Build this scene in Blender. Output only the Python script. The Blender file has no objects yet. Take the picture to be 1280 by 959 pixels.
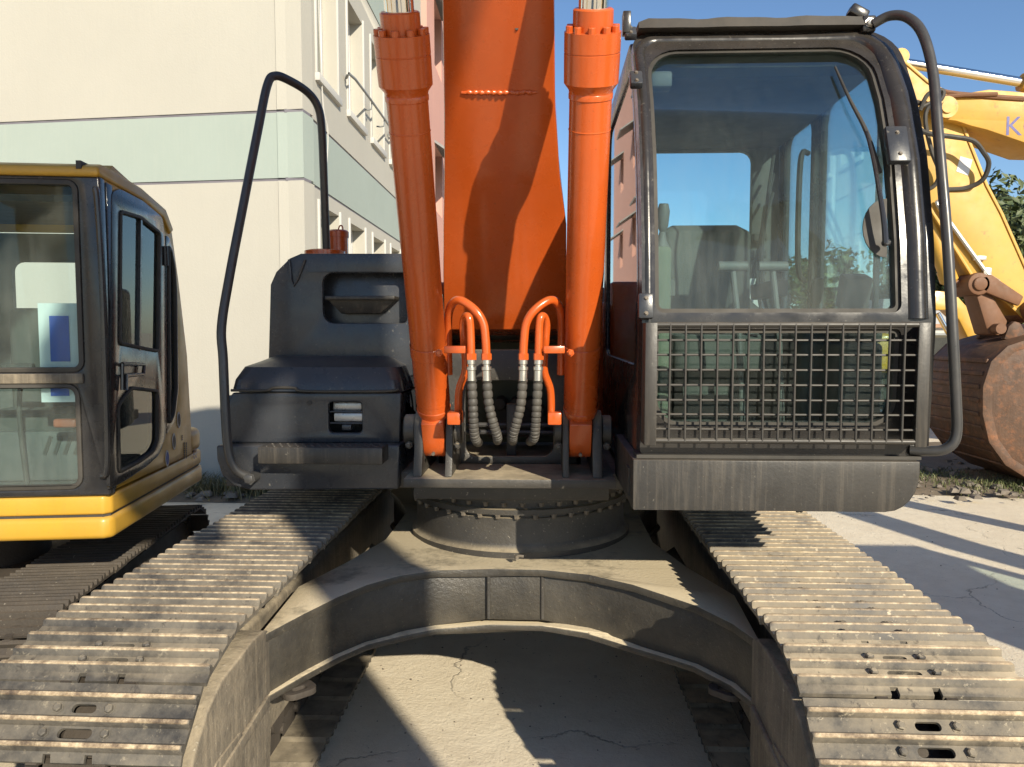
import bpy, bmesh, math, random
from mathutils import Vector, Matrix, geometry
random.seed(7)
R = math.radians
S = bpy.context.scene
COL = S.collection

# ------------------------------------------------------------------ camera, sky, sun, exposure
FPX = 961.0
PITCH, YAW = R(3.84), R(2.38)
CAM = Vector((0.12, 0.0, 1.78))
cd = bpy.data.cameras.new('camera'); cam = bpy.data.objects.new('camera', cd); COL.objects.link(cam)
cd.sensor_width = 36.0; cd.lens = FPX / 1280 * 36.0; cd.clip_end = 3000; cd.clip_start = 0.05
cam.location = CAM; cam.rotation_euler = (R(90) - PITCH, 0, YAW)
S.camera = cam
SUN_TO = Vector((1.05, -1.85, 1.0)).normalized()          # towards the sun
EL = math.asin(SUN_TO.z); AZ = math.atan2(SUN_TO.x, SUN_TO.y)
w = bpy.data.worlds.new('World'); S.world = w; w.use_nodes = True
wn = w.node_tree; sky = wn.nodes.new('ShaderNodeTexSky'); sky.sky_type = 'NISHITA'; sky.sun_disc = False
sky.sun_elevation = EL; sky.sun_rotation = AZ; sky.air_density = 1.0; sky.dust_density = 0.3; sky.ozone_density = 4.5
bg = wn.nodes['Background']; wn.links.new(sky.outputs[0], bg.inputs[0]); bg.inputs[1].default_value = 0.095
sd = bpy.data.lights.new('sun', 'SUN'); sun = bpy.data.objects.new('sun', sd); COL.objects.link(sun)
sd.energy = 4.6; sd.angle = R(0.5); sd.color = (1.0, 0.90, 0.72)
sun.rotation_euler = (-SUN_TO).to_track_quat('-Z', 'Y').to_euler(); sun.location = (6, -10, 12)
S.view_settings.view_transform = 'Standard'; S.view_settings.look = 'None'
S.view_settings.exposure = 0.68; S.view_settings.gamma = 1.0
S.render.engine = 'CYCLES'

# ------------------------------------------------------------------ pixel -> point helpers
RM = cam.rotation_euler.to_matrix()
def ray(px, py): return RM @ Vector(((px - 640) / FPX, -(py - 479.5) / FPX, -1))
def W(px, py, Y): d = ray(px, py); return CAM + d * ((Y - CAM.y) / d.y)
def Wz(px, py, z): d = ray(px, py); return CAM + d * ((z - CAM.z) / d.z)
def Wx(px, py, X): d = ray(px, py); return CAM + d * ((X - CAM.x) / d.x)
def Wpl(px, py, p, n): d = ray(px, py); return CAM + d * ((p - CAM).dot(n) / d.dot(n))

# ------------------------------------------------------------------ materials
M = {}
def _n(nt, t, **kw):
    n = nt.nodes.new(t)
    for k, v in kw.items(): setattr(n, k, v)
    return n
def noise(nt, vec, scale, detail=4, rough=.6, stretch=None):
    if stretch:
        mp = _n(nt, 'ShaderNodeMapping'); mp.inputs['Scale'].default_value = stretch
        nt.links.new(vec, mp.inputs[0]); vec = mp.outputs[0]
    t = _n(nt, 'ShaderNodeTexNoise'); nt.links.new(vec, t.inputs['Vector'])
    t.inputs['Scale'].default_value = scale; t.inputs['Detail'].default_value = detail; t.inputs['Roughness'].default_value = rough
    return t.outputs['Fac']
def remap(nt, v, a, b, c=0., d=1.):
    m = _n(nt, 'ShaderNodeMapRange'); nt.links.new(v, m.inputs[0])
    for i, x in enumerate((a, b, c, d)): m.inputs[i + 1].default_value = x
    return m.outputs[0]
def mth(nt, op, a, b=None):
    m = _n(nt, 'ShaderNodeMath', operation=op)
    for i, x in enumerate((a, b)):
        if x is None: continue
        if isinstance(x, (int, float)): m.inputs[i].default_value = x
        else: nt.links.new(x, m.inputs[i])
    return m.outputs[0]
def mixc(nt, f, a, b):
    m = _n(nt, 'ShaderNodeMix', data_type='RGBA')
    for s, x in ((0, f), (6, a), (7, b)):
        if isinstance(x, (int, float)): m.inputs[s].default_value = x
        elif isinstance(x, tuple): m.inputs[s].default_value = (*x, 1)
        else: nt.links.new(x, m.inputs[s])
    return m.outputs[2]
def mk(name, base, rough=.5, metal=0., var=.2, vs=4., dust=0., dustc=(.36, .29, .20), up=0., streak=0., streakc=None,
       bump=.0, bs=80., speck=0., speckc=(.5, .45, .36), coat=0., rust=0., rustc=(.23, .085, .03), fine=0.):
    m = bpy.data.materials.new(name); m.use_nodes = True; nt = m.node_tree
    b = nt.nodes['Principled BSDF']
    geo = _n(nt, 'ShaderNodeNewGeometry'); pos = geo.outputs['Position']
    n1 = noise(nt, pos, vs, 5)
    dk = tuple(c * (1 - var) for c in base); lt = tuple(min(1, c * (1 + var * .7)) for c in base)
    col = mixc(nt, remap(nt, n1, .3, .7), dk, lt)
    rg = remap(nt, noise(nt, pos, vs * 3.1, 5), .3, .7, max(.02, rough - .08), min(1, rough + .1))
    if fine:
        nf = noise(nt, pos, 55, 6, .7); col = mixc(nt, remap(nt, nf, .35, .7, 0, fine), col, tuple(c * .45 for c in base))
    if rust:
        nr = noise(nt, pos, 9, 8, .7); fr = remap(nt, nr, .62 - rust * .25, .72, 0, .9); col = mixc(nt, fr, col, rustc)
    if dust or up:
        nd = noise(nt, pos, 3.2, 7, .65); nd2 = noise(nt, pos, 23, 5, .7)
        f = remap(nt, mth(nt, 'ADD', mth(nt, 'MULTIPLY', nd, .7), mth(nt, 'MULTIPLY', nd2, .3)), .36, .68, 0, 1)
        sep = _n(nt, 'ShaderNodeSeparateXYZ'); nt.links.new(geo.outputs['Normal'], sep.inputs[0])
        u = remap(nt, sep.outputs[2], .25, .9, 0, 1)
        amt = mth(nt, 'ADD', mth(nt, 'MULTIPLY', u, up), dust)
        f = mth(nt, 'MULTIPLY', mth(nt, 'ADD', mth(nt, 'MULTIPLY', f, .75), .25), amt)
        f = mth(nt, 'MINIMUM', f, .96)
        col = mixc(nt, f, col, dustc); rg = mth(nt, 'ADD', rg, mth(nt, 'MULTIPLY', f, .45))
    if streak:
        ns = noise(nt, pos, 3., 6, .7, (14, 14, .7)); f = remap(nt, ns, .48, .78, 0, streak)
        col = mixc(nt, f, col, streakc or dustc)
    if speck:
        nk = noise(nt, pos, 70, 3, .6); f = remap(nt, nk, .66, .73, 0, speck); col = mixc(nt, f, col, speckc)
    nt.links.new(col, b.inputs['Base Color']); nt.links.new(rg, b.inputs['Roughness'])
    b.inputs['Metallic'].default_value = metal
    if coat: b.inputs['Coat Weight'].default_value = coat; b.inputs['Coat Roughness'].default_value = .08
    if bump:
        bp = _n(nt, 'ShaderNodeBump'); bp.inputs['Strength'].default_value = bump; bp.inputs['Distance'].default_value = .01
        nt.links.new(noise(nt, pos, bs, 6, .65), bp.inputs['Height']); nt.links.new(bp.outputs[0], b.inputs['Normal'])
    M[name] = m; return m
mk('orange', (.53, .086, .010), .24, var=.10, vs=3, dust=.10, up=.25, dustc=(.34, .16, .08), streak=.12, streakc=(.36, .05, .008), speck=.35, speckc=(.16, .045, .02), bump=.045, bs=18, coat=.3)
mk('charcoal', (.027, .031, .039), .24, var=.15, dust=.08, up=.35, dustc=(.16, .14, .11), bump=.05, bs=160, speck=.25)
mk('charcoal_dusty', (.020, .019, .018), .42, var=.25, dust=.16, up=.5, dustc=(.13, .11, .085), streak=.6, speck=.18, bump=.08)
mk('cab_paint', (.016, .0155, .0155), .19, var=.2, dust=.13, up=.3, dustc=(.13, .11, .09), speck=.15, bump=.03)
mk('frame_steel', (.026, .026, .027), .42, var=.3, dust=.10, up=1.0, dustc=(.42, .35, .24), speck=.4, bump=.25, bs=90)
mk('carbody', (.018, .018, .019), .38, var=.35, dust=.10, up=1.7, dustc=(.60, .51, .35), speck=.3, speckc=(.3, .26, .19), bump=.35, bs=70)
mk('mud_steel', (.055, .050, .044), .7, var=.4, dust=.55, up=.7, dustc=(.36, .30, .21), streak=.55, streakc=(.40, .33, .23), speck=.5, bump=.8, bs=24, fine=.4)
mk('chain', (.035, .03, .026), .7, var=.3, dust=.2, dustc=(.2, .15, .1), bump=.3)
mk('shoe_shaded', (.045, .04, .036), .65, metal=.2, var=.4, dust=.35, up=.3, dustc=(.17, .135, .095), bump=.3, speck=.4)  # darker copy of the shoe steel: shade on the small tracks is in its colour
mk('yellow', (.52, .29, .022), .38, var=.10, vs=2.5, dust=.16, up=.25, dustc=(.34, .25, .13), streak=.15, streakc=(.36, .22, .05), speck=.3, speckc=(.18, .11, .04), bump=.05, coat=.1)
mk('yellow_worn', (.53, .295, .035), .45, var=.14, vs=2.5, dust=.15, up=.2, dustc=(.42, .31, .17), rust=.12, speck=.3, speckc=(.2, .12, .05), bump=.05)
mk('black_paint', (.014, .015, .018), .22, var=.2, dust=.10, up=.2, dustc=(.2, .17, .13), coat=.2)
mk('rubber', (.018, .018, .017), .6, var=.2, dust=.25, dustc=(.2, .17, .13))
mk('hose', (.04, .038, .035), .55, var=.25, dust=.35, dustc=(.16, .14, .11))
mk('zinc', (.55, .53, .48), .32, metal=.85, var=.15, dust=.12)
mk('chrome', (.82, .80, .76), .07, metal=1., var=.03)
mk('tube_grey', (.032, .033, .036), .32, var=.2, dust=.12, dustc=(.3, .27, .22), fine=.3)
mk('guard', (.020, .019, .018), .4, var=.2, dust=.15, up=.4, dustc=(.2, .17, .13))
mk('bolt', (.11, .10, .09), .5, metal=.4, var=.3, dust=.35, bump=.1)
mk('rust_bucket', (.066, .032, .017), .6, var=.5, vs=2.2, dust=.22, up=.3, dustc=(.18, .10, .052), rust=.5, bump=.5, bs=26, streak=.35, streakc=(.15, .085, .045), speck=.4, speckc=(.03, .018, .012))
mk('rust_pin', (.15, .062, .026), .6, var=.3, dust=.2, dustc=(.24, .15, .08), bump=.2)
mk('seat', (.05, .05, .045), .85, var=.2, dust=.3, dustc=(.18, .17, .14), bump=.2, bs=200)
mk('seat_green', (.085, .10, .07), .85, var=.2, dust=.2, bump=.1)
mk('plastic', (.045, .046, .046), .55, var=.15, dust=.35, dustc=(.26, .24, .2))
mk('plastic_light', (.34, .35, .32), .5, var=.1, dust=.25)
mk('wall_cream', (.405, .388, .338), .85, var=.035, vs=.8, dust=.05, dustc=(.5, .45, .36), bump=.2, bs=45, streak=.22, streakc=(.35, .335, .29))
mk('wall_green', (.31, .36, .325), .85, var=.04, vs=.9, bump=.12, bs=45, streak=.22, streakc=(.39, .41, .36))
mk('wall_pink', (.50, .27, .22), .85, var=.06, vs=.6, bump=.1, bs=45, streak=.3, streakc=(.56, .36, .31))
mk('wall_white', (.47, .46, .43), .8, var=.06, vs=1)
mk('groove', (.16, .15, .17), .8)
mk('win_frame', (.50, .49, .47), .45, var=.1)
mk('win_grey', (.22, .23, .23), .5, var=.1)
mk('roof_brown', (.35, .2, .12), .7)
mk('dirt', (.20, .155, .105), .95, var=.35, vs=2.5, bump=1., bs=14, fine=.5)
mk('rubble', (.19, .16, .125), .9, var=.5, vs=7, bump=.3)
mk('bark', (.10, .075, .05), .9, var=.4, bump=.6, bs=25)
mk('paper_white', (.72, .71, .68), .6, var=.05, dust=.15)
mk('paper_blue', (.02, .09, .42), .5, var=.1)
mk('print_blue', (.05, .045, .22), .5, var=.1, fine=.3)
mk('print_dark', (.03, .03, .035), .5)
mk('lamp_glass', (.42, .42, .41), .25, metal=.5, var=.15, dust=.2)
mk('red_reflector', (.35, .10, .05), .4)

def leafmat(name, c1, c2):
    m = bpy.data.materials.new(name); m.use_nodes = True; nt = m.node_tree; b = nt.nodes['Principled BSDF']
    geo = _n(nt, 'ShaderNodeNewGeometry')
    f = noise(nt, geo.outputs['Position'], 3.5, 4)
    r = mth(nt, 'ADD', mth(nt, 'MULTIPLY', f, .6), mth(nt, 'MULTIPLY', geo.outputs['Random Per Island'], .4))
    nt.links.new(mixc(nt, remap(nt, r, .3, .7), c1, c2), b.inputs['Base Color']); b.inputs['Roughness'].default_value = .6
    M[name] = m
leafmat('leaf', (.035, .055, .018), (.10, .125, .04))
leafmat('weed', (.10, .095, .035), (.26, .22, .11))
leafmat('grass', (.06, .085, .025), (.17, .17, .07))

def glassmat(name, tint, dustamt, refl=1.0, zlo=0., zhi=1.):
    m = bpy.data.materials.new(name); m.use_nodes = True; nt = m.node_tree; nt.nodes.remove(nt.nodes['Principled BSDF'])
    out = nt.nodes['Material Output']; geo = _n(nt, 'ShaderNodeNewGeometry'); pos = geo.outputs['Position']
    tr = _n(nt, 'ShaderNodeBsdfTransparent'); tr.inputs[0].default_value = (*tint, 1)
    gl = _n(nt, 'ShaderNodeBsdfGlossy'); gl.inputs['Roughness'].default_value = .015; gl.inputs[0].default_value = (.95, 1, .98, 1)
    fr = _n(nt, 'ShaderNodeFresnel'); fr.inputs[0].default_value = 1.5
    mx = _n(nt, 'ShaderNodeMixShader'); nt.links.new(mth(nt, 'MINIMUM', mth(nt, 'MULTIPLY', fr.outputs[0], refl), 1.), mx.inputs[0])
    nt.links.new(tr.outputs[0], mx.inputs[1]); nt.links.new(gl.outputs[0], mx.inputs[2])
    df = _n(nt, 'ShaderNodeBsdfDiffuse'); df.inputs[0].default_value = (.42, .42, .38, 1)
    n1 = noise(nt, pos, 2.5, 7, .65); n2 = noise(nt, pos, 3, 6, .7, (9, 9, .8)); n3 = noise(nt, pos, 95, 2)
    f = mth(nt, 'MULTIPLY', remap(nt, mth(nt, 'ADD', mth(nt, 'MULTIPLY', n1, .55), mth(nt, 'MULTIPLY', n2, .45)), .36, .70, .35, 1.5), dustamt)
    if zhi > 1.5:
        sp_ = _n(nt, 'ShaderNodeSeparateXYZ'); nt.links.new(pos, sp_.inputs[0]); f = mth(nt, 'MULTIPLY', f, remap(nt, sp_.outputs[2], zlo, zhi, 1.6, .25))
    f = mth(nt, 'ADD', f, remap(nt, n3, .76, .79, 0, .2))
    m2 = _n(nt, 'ShaderNodeMixShader'); nt.links.new(f, m2.inputs[0]); nt.links.new(mx.outputs[0], m2.inputs[1]); nt.links.new(df.outputs[0], m2.inputs[2])
    nt.links.new(m2.outputs[0], out.inputs[0]); M[name] = m
glassmat('glass', (.84, .94, .95), .050, .32, 1.85, 2.6)
glassmat('glass_clean', (.84, .94, .94), .006, .5)
glassmat('glass_side', (.50, .57, .56), .03, 1.1)
glassmat('glass_house', (.10, .12, .13), .06, 1.6)

def shoemat():
    m = bpy.data.materials.new('shoe'); m.use_nodes = True; nt = m.node_tree; b = nt.nodes['Principled BSDF']
    geo = _n(nt, 'ShaderNodeNewGeometry'); pos = geo.outputs['Position']; tc = _n(nt, 'ShaderNodeTexCoord')
    sep = _n(nt, 'ShaderNodeSeparateXYZ'); nt.links.new(tc.outputs['Object'], sep.inputs[0])
    n1 = noise(nt, pos, 7, 7, .7); n2 = noise(nt, pos, 42, 5, .7); n3 = noise(nt, pos, 2.2, 5)
    sn = _n(nt, 'ShaderNodeSeparateXYZ'); nt.links.new(geo.outputs['Normal'], sn.inputs[0])
    steel = mixc(nt, remap(nt, n1, .32, .68), (.040, .038, .036), (.135, .125, .108))
    mixn = mth(nt, 'ADD', mth(nt, 'MULTIPLY', n3, .5), mth(nt, 'MULTIPLY', n1, .5))
    xs_ = _n(nt, 'ShaderNodeSeparateXYZ'); nt.links.new(pos, xs_.inputs[0]); xd = remap(nt, xs_.outputs[0], -1.1, 1.1, .45, 1.1)   # the cab-side track carries more dried mud
    side = mixc(nt, mth(nt, 'MULTIPLY', remap(nt, mixn, .40, .62, .0, .8), xd), steel, (.29, .24, .165))
    flatd = mth(nt, 'MULTIPLY', remap(nt, sn.outputs[2], .80, .985), mth(nt, 'MULTIPLY', remap(nt, mixn, .36, .60, .25, 1), xd))
    dusty = mixc(nt, flatd, side, (.60, .50, .345))
    spk = mixc(nt, mth(nt, 'MULTIPLY', remap(nt, n2, .60, .70, 0, .7), xd), dusty, (.50, .43, .31))
    scr = mixc(nt, remap(nt, noise(nt, pos, 30, 4, .7, (1, .25, 1)), .30, .40, .8, 0), spk, (.05, .045, .04))
    rustc = mixc(nt, remap(nt, mth(nt, 'ADD', mth(nt, 'MULTIPLY', n2, .55), mth(nt, 'MULTIPLY', n1, .45)), .36, .60), (.21, .115, .05), (.60, .49, .33))
    tip = mth(nt, 'MULTIPLY', remap(nt, sep.outputs[2], .0165, .0195), remap(nt, mth(nt, 'ADD', mth(nt, 'MULTIPLY', n1, .6), mth(nt, 'MULTIPLY', n2, .4)), .36, .56, .15, 1))
    nt.links.new(mixc(nt, tip, scr, rustc), b.inputs['Base Color'])
    nt.links.new(remap(nt, n1, .3, .7, .5, .85), b.inputs['Roughness']); b.inputs['Metallic'].default_value = .15
    bp = _n(nt, 'ShaderNodeBump'); bp.inputs['Strength'].default_value = .35; bp.inputs['Distance'].default_value = .006
    nt.links.new(mth(nt, 'ADD', mth(nt, 'MULTIPLY', n2, .5), n1), bp.inputs['Height']); nt.links.new(bp.outputs[0], b.inputs['Normal'])
    M['shoe'] = m
shoemat()

def groundmat():
    m = bpy.data.materials.new('concrete'); m.use_nodes = True; nt = m.node_tree; b = nt.nodes['Principled BSDF']
    geo = _n(nt, 'ShaderNodeNewGeometry'); pos = geo.outputs['Position']
    n1 = noise(nt, pos, .5, 6); n2 = noise(nt, pos, 6, 7, .7); n3 = noise(nt, pos, 60, 5, .7)
    c = mixc(nt, remap(nt, n1, .3, .7), (.66, .575, .43), (.76, .675, .52))
    c = mixc(nt, remap(nt, n2, .40, .72, 0, .5), c, (.56, .47, .34))
    c = mixc(nt, remap(nt, n3, .60, .74, 0, .5), c, (.31, .265, .20))
    # cracks: edges of a warped, sparse cell pattern
    wv = _n(nt, 'ShaderNodeVectorMath', operation='ADD'); nz = _n(nt, 'ShaderNodeTexNoise'); nz.inputs['Scale'].default_value = .9; nz.inputs['Detail'].default_value = 9; nz.inputs['Roughness'].default_value = .62
    nt.links.new(pos, nz.inputs['Vector']); sc = _n(nt, 'ShaderNodeVectorMath', operation='SCALE'); sc.inputs['Scale'].default_value = .9
    nt.links.new(nz.outputs['Color'], sc.inputs[0]); nt.links.new(pos, wv.inputs[0]); nt.links.new(sc.outputs[0], wv.inputs[1])
    vo = _n(nt, 'ShaderNodeTexVoronoi', feature='DISTANCE_TO_EDGE'); vo.inputs['Scale'].default_value = .48; nt.links.new(wv.outputs[0], vo.inputs['Vector'])
    cr = mth(nt, 'MULTIPLY', remap(nt, vo.outputs['Distance'], .0, .005, .75, 0), remap(nt, noise(nt, pos, .9, 3), .45, .58))
    st = remap(nt, noise(nt, pos, 1.3, 6, .7), .60, .70, 0, .45); c = mixc(nt, st, c, (.34, .29, .22))
    pit = remap(nt, noise(nt, pos, 22, 2, .5), .70, .76, 0, .6); c = mixc(nt, pit, c, (.22, .18, .13))
    c = mixc(nt, cr, c, (.14, .12, .095))
    nt.links.new(c, b.inputs['Base Color']); b.inputs['Roughness'].default_value = .9
    bp = _n(nt, 'ShaderNodeBump'); bp.inputs['Strength'].default_value = .55; bp.inputs['Distance'].default_value = .012
    h = mth(nt, 'SUBTRACT', mth(nt, 'ADD', mth(nt, 'MULTIPLY', noise(nt, pos, 17, 8, .75), 1.1), mth(nt, 'MULTIPLY', n3, .6)), cr)
    nt.links.new(h, bp.inputs['Height']); nt.links.new(bp.outputs[0], b.inputs['Normal']); M['concrete'] = m
groundmat()

# ------------------------------------------------------------------ mesh builder
ORG = {}
def V(*a): return Vector(a)
def crv(pts, n=6):
    pts = [Vector(p) for p in pts]; out = []
    for i in range(len(pts) - 1):
        p0 = pts[max(i - 1, 0)]; p1 = pts[i]; p2 = pts[i + 1]; p3 = pts[min(i + 2, len(pts) - 1)]
        for k in range(n):
            t = k / n
            out.append(.5 * ((2 * p1) + (p2 - p0) * t + (2 * p0 - 5 * p1 + 4 * p2 - p3) * t * t + (3 * p1 - p0 - 3 * p2 + p3) * t ** 3))
    out.append(pts[-1]); return out
def rrect(x0, y0, x1, y1, r, n=4, step=None):
    """rounded rectangle loop (ccw); r: one radius or (bl, br, tr, tl)"""
    r = (r,) * 4 if not isinstance(r, (tuple, list)) else r
    L = []
    for (cx, cy, rr, a0) in ((x0 + r[0], y0 + r[0], r[0], 180), (x1 - r[1], y0 + r[1], r[1], 270), (x1 - r[2], y1 - r[2], r[2], 0), (x0 + r[3], y1 - r[3], r[3], 90)):
        m = n if rr > 1e-4 else 0
        for k in range(m + 1):
            a = R(a0 + (90 * k / m if m else 0)); L.append((cx + rr * math.cos(a), cy + rr * math.sin(a)))
    return dens(L, step) if step else L
def dens(L, step):
    o = []
    for i, a in enumerate(L):
        b = L[(i + 1) % len(L)]; d = math.dist(a, b); k = max(1, int(d / step))
        for j in range(k): o.append((a[0] + (b[0] - a[0]) * j / k, a[1] + (b[1] - a[1]) * j / k))
    return o
def area(L): return sum(L[i][0] * L[(i + 1) % len(L)][1] - L[(i + 1) % len(L)][0] * L[i][1] for i in range(len(L))) / 2
def offset(L, d):
    """offset a closed loop inward by d (outward if negative)"""
    s = 1 if area(L) > 0 else -1; o = []
    n = len(L)
    for i in range(n):
        a, b, c = Vector(L[i - 1]), Vector(L[i]), Vector(L[(i + 1) % n])
        e1 = (b - a).normalized(); e2 = (c - b).normalized()
        n1 = Vector((-e1.y, e1.x)) * s; n2 = Vector((-e2.y, e2.x)) * s
        m = (n1 + n2); m = m.normalized() if m.length > 1e-6 else n1
        k = d / max(.4, m.dot(n1)); o.append(tuple(b + m * k))
    return o

class MB:
    def __init__(s): s.v = []; s.f = []
    def add(s, vs, fs):
        o = len(s.v); s.v += [Vector(p) for p in vs]; s.f += [tuple(i + o for i in f) for f in fs]; return s
    def box(s, x0, x1, y0, y1, z0, z1, mat=None):
        p = [V(x, y, z) for z in (z0, z1) for y in (y0, y1) for x in (x0, x1)]
        if mat: p = [mat @ q for q in p]
        return s.add(p, [(0, 2, 3, 1), (4, 5, 7, 6), (0, 1, 5, 4), (2, 6, 7, 3), (0, 4, 6, 2), (1, 3, 7, 5)])
    def obox(s, c, sx, sy, sz, rot=None):
        m = Matrix.Translation(c) @ (rot.to_4x4() if rot else Matrix()); return s.box(-sx / 2, sx / 2, -sy / 2, sy / 2, -sz / 2, sz / 2, m)
    def lathe(s, p0, p1, prof, n=24, caps=True):
        """prof: (t along p0->p1 in metres, radius)"""
        p0 = Vector(p0); p1 = Vector(p1); ax = (p1 - p0).normalized()
        a = ax.orthogonal().normalized(); b = ax.cross(a); o = len(s.v); k = len(prof)
        for t, r in prof:
            for i in range(n):
                g = 2 * math.pi * i / n; s.v.append(p0 + ax * t + (a * math.cos(g) + b * math.sin(g)) * r)
        for j in range(k - 1):
            for i in range(n):
                q = (i + 1) % n; s.f.append((o + j * n + i, o + j * n + q, o + (j + 1) * n + q, o + (j + 1) * n + i))
        if caps:
            s.f.append(tuple(o + i for i in reversed(range(n)))); s.f.append(tuple(o + (k - 1) * n + i for i in range(n)))
        return s
    def cyl(s, p0, p1, r, n=16, r1=None):
        return s.lathe(p0, p1, [(0, r), ((Vector(p1) - Vector(p0)).length, r if r1 is None else r1)], n)
    def tube(s, pts, r, n=10, smooth=6, rf=None):
        P = crv(pts, smooth) if smooth else [Vector(p) for p in pts]; o = len(s.v); k = len(P)
        t0 = (P[1] - P[0]).normalized(); a = t0.orthogonal().normalized()
        for j, p in enumerate(P):
            t = (P[min(j + 1, k - 1)] - P[max(j - 1, 0)]).normalized()
            a = (a - t * a.dot(t)).normalized(); b = t.cross(a)
            rr = rf(j, k) if rf else r
            for i in range(n):
                g = 2 * math.pi * i / n; s.v.append(p + (a * math.cos(g) + b * math.sin(g)) * rr)
        for j in range(k - 1):
            for i in range(n):
                q = (i + 1) % n; s.f.append((o + j * n + i, o + j * n + q, o + (j + 1) * n + q, o + (j + 1) * n + i))
        s.f.append(tuple(o + i for i in reversed(range(n)))); s.f.append(tuple(o + (k - 1) * n + i for i in range(n)))
        return s
    def plate(s, outer, holes, fn, t0, t1):
        """2-D loops with holes, mapped by fn(u, v, t) to 3-D, thickness t0..t1"""
        loops = [list(outer)] + [list(h) for h in holes]
        flat = [p for L in loops for p in L]; tris = geometry.tessellate_polygon([[V(p[0], p[1], 0) for p in L] for L in loops])
        o = len(s.v); n = len(flat)
        s.v += [Vector(fn(p[0], p[1], t0)) for p in flat] + [Vector(fn(p[0], p[1], t1)) for p in flat]
        for a, b, c in tris:
            s.f.append((o + a, o + b, o + c)); s.f.append((o + n + c, o + n + b, o + n + a))
        k = 0
        for L in loops:
            m = len(L)
            for i in range(m):
                a = o + k + i; b = o + k + (i + 1) % m; s.f.append((a, b, b + n, a + n))
            k += m
        return s
    def loft(s, secs, caps=True):
        n = len(secs[0]); o = len(s.v)
        for c in secs: s.v += [Vector(p) for p in c]
        for j in range(len(secs) - 1):
            for i in range(n):
                q = (i + 1) % n; s.f.append((o + j * n + i, o + j * n + q, o + (j + 1) * n + q, o + (j + 1) * n + i))
        if caps: s.f.append(tuple(o + i for i in reversed(range(n)))); s.f.append(tuple(o + (len(secs) - 1) * n + i for i in range(n)))
        return s
    def hexbolt(s, c, ax, r, h):
        c = Vector(c); ax = Vector(ax).normalized(); s.lathe(c, c + ax, [(0, r * 1.35), (h * .18, r * 1.35), (h * .18, r), (h * .8, r), (h, r * .7)], 6); return s
    def mesh(s, name, mat, bevel=0., seg=2, ang=35):
        bm = bmesh.new(); vs = [bm.verts.new(p) for p in s.v]
        for f in s.f:
            try: bm.faces.new([vs[i] for i in f])
            except ValueError: pass
        bmesh.ops.remove_doubles(bm, verts=bm.verts, dist=1e-5)
        bmesh.ops.recalc_face_normals(bm, faces=bm.faces)
        if bevel:
            ed = [e for e in bm.edges if len(e.link_faces) == 2 and e.calc_face_angle(0) > R(30)]
            bmesh.ops.bevel(bm, geom=ed, offset=bevel, segments=seg, affect='EDGES', profile=.5, clamp_overlap=True)
        me = bpy.data.meshes.new(name); bm.to_mesh(me); bm.free()
        for p in me.polygons: p.use_smooth = True
        me.set_sharp_from_angle(angle=R(ang)); me.materials.append(M[mat]); return me
    def build(s, name, mat, parent=None, bevel=0., seg=2, ang=35):
        lo = Vector([min(p[i] for p in s.v) for i in range(3)]); hi = Vector([max(p[i] for p in s.v) for i in range(3)])
        c = (lo + hi) / 2; s.v = [p - c for p in s.v]
        return place(bpy.data.objects.new(name, s.mesh(name, mat, bevel, seg, ang)), c, parent)
def place(o, c, parent=None):
    COL.objects.link(o); ORG[o.name] = Vector(c)
    if parent: o.parent = parent; o.location = Vector(c) - ORG[parent.name]
    else: o.location = c
    return o
def empty(name, loc, label=None, cat=None, group=None, parent=None):
    o = bpy.data.objects.new(name, None); o.empty_display_size = .2
    place(o, Vector(loc), parent); tag(o, label, cat, group); return o
def tag(o, label=None, cat=None, group=None, kind=None):
    for k, v in (('label', label), ('category', cat), ('group', group), ('kind', kind)):
        if v: o[k] = v
    return o
def lettering(body, size, fn, mat, name, parent, thick=.002):
    """flat print: text outline as a thin mesh, mapped by fn(u, v, t)"""
    c = bpy.data.curves.new('t', 'FONT'); c.body = body; c.size = size; c.align_x = 'LEFT'; c.fill_mode = 'FRONT'
    to = bpy.data.objects.new('t', c); COL.objects.link(to); bpy.context.view_layer.update()
    me = bpy.data.meshes.new_from_object(to.evaluated_get(bpy.context.evaluated_depsgraph_get()))
    b = MB(); b.add([fn(v.co.x, v.co.y, thick) for v in me.vertices], [tuple(p.vertices) for p in me.polygons])
    bpy.data.objects.remove(to); return b.build(name, mat, parent)
def copy_tree(o, parent=None):
    c = o.copy(); COL.objects.link(c); c.parent = parent
    for ch in o.children: copy_tree(ch, c)
    return c

# ------------------------------------------------------------------ ground
b = MB(); b.add([(-300, -200, 0), (300, -200, 0), (300, 900, 0), (-300, 900, 0)], [(0, 1, 2, 3)])
tag(b.build('ground', 'concrete'), kind='structure')

# ------------------------------------------------------------------ buildings
def wallmap(p0, d):
    d = Vector((d[0], d[1])).normalized(); nrm = Vector((d.y, -d.x))
    return lambda u, v, t: (p0[0] + d.x * u + nrm.x * t, p0[1] + d.y * u + nrm.y * t, v)
WC = V(-2.42, 8.15, 0)
office = empty('office_building', WC, 'cream rendered building with a pale green band and recessed windows', 'building')
fd = (-math.cos(R(6)), math.sin(R(6))); sdir = (math.sin(R(-.6)), math.cos(R(-.6)))
fmap0 = wallmap(WC, fd); fmap = lambda u, v, t: fmap0(u, v, -t)      # t > 0 towards the camera
smap = wallmap(WC, sdir)                                              # t > 0 towards +X
OFFL = 8.6
ZB = [(0, 3.38, 'wall_cream'), (3.41, 4.09, 'wall_green'), (4.12, 6.55, 'wall_cream'), (6.58, 7.25, 'wall_green'), (7.28, 9.2, 'wall_cream')]
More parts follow.
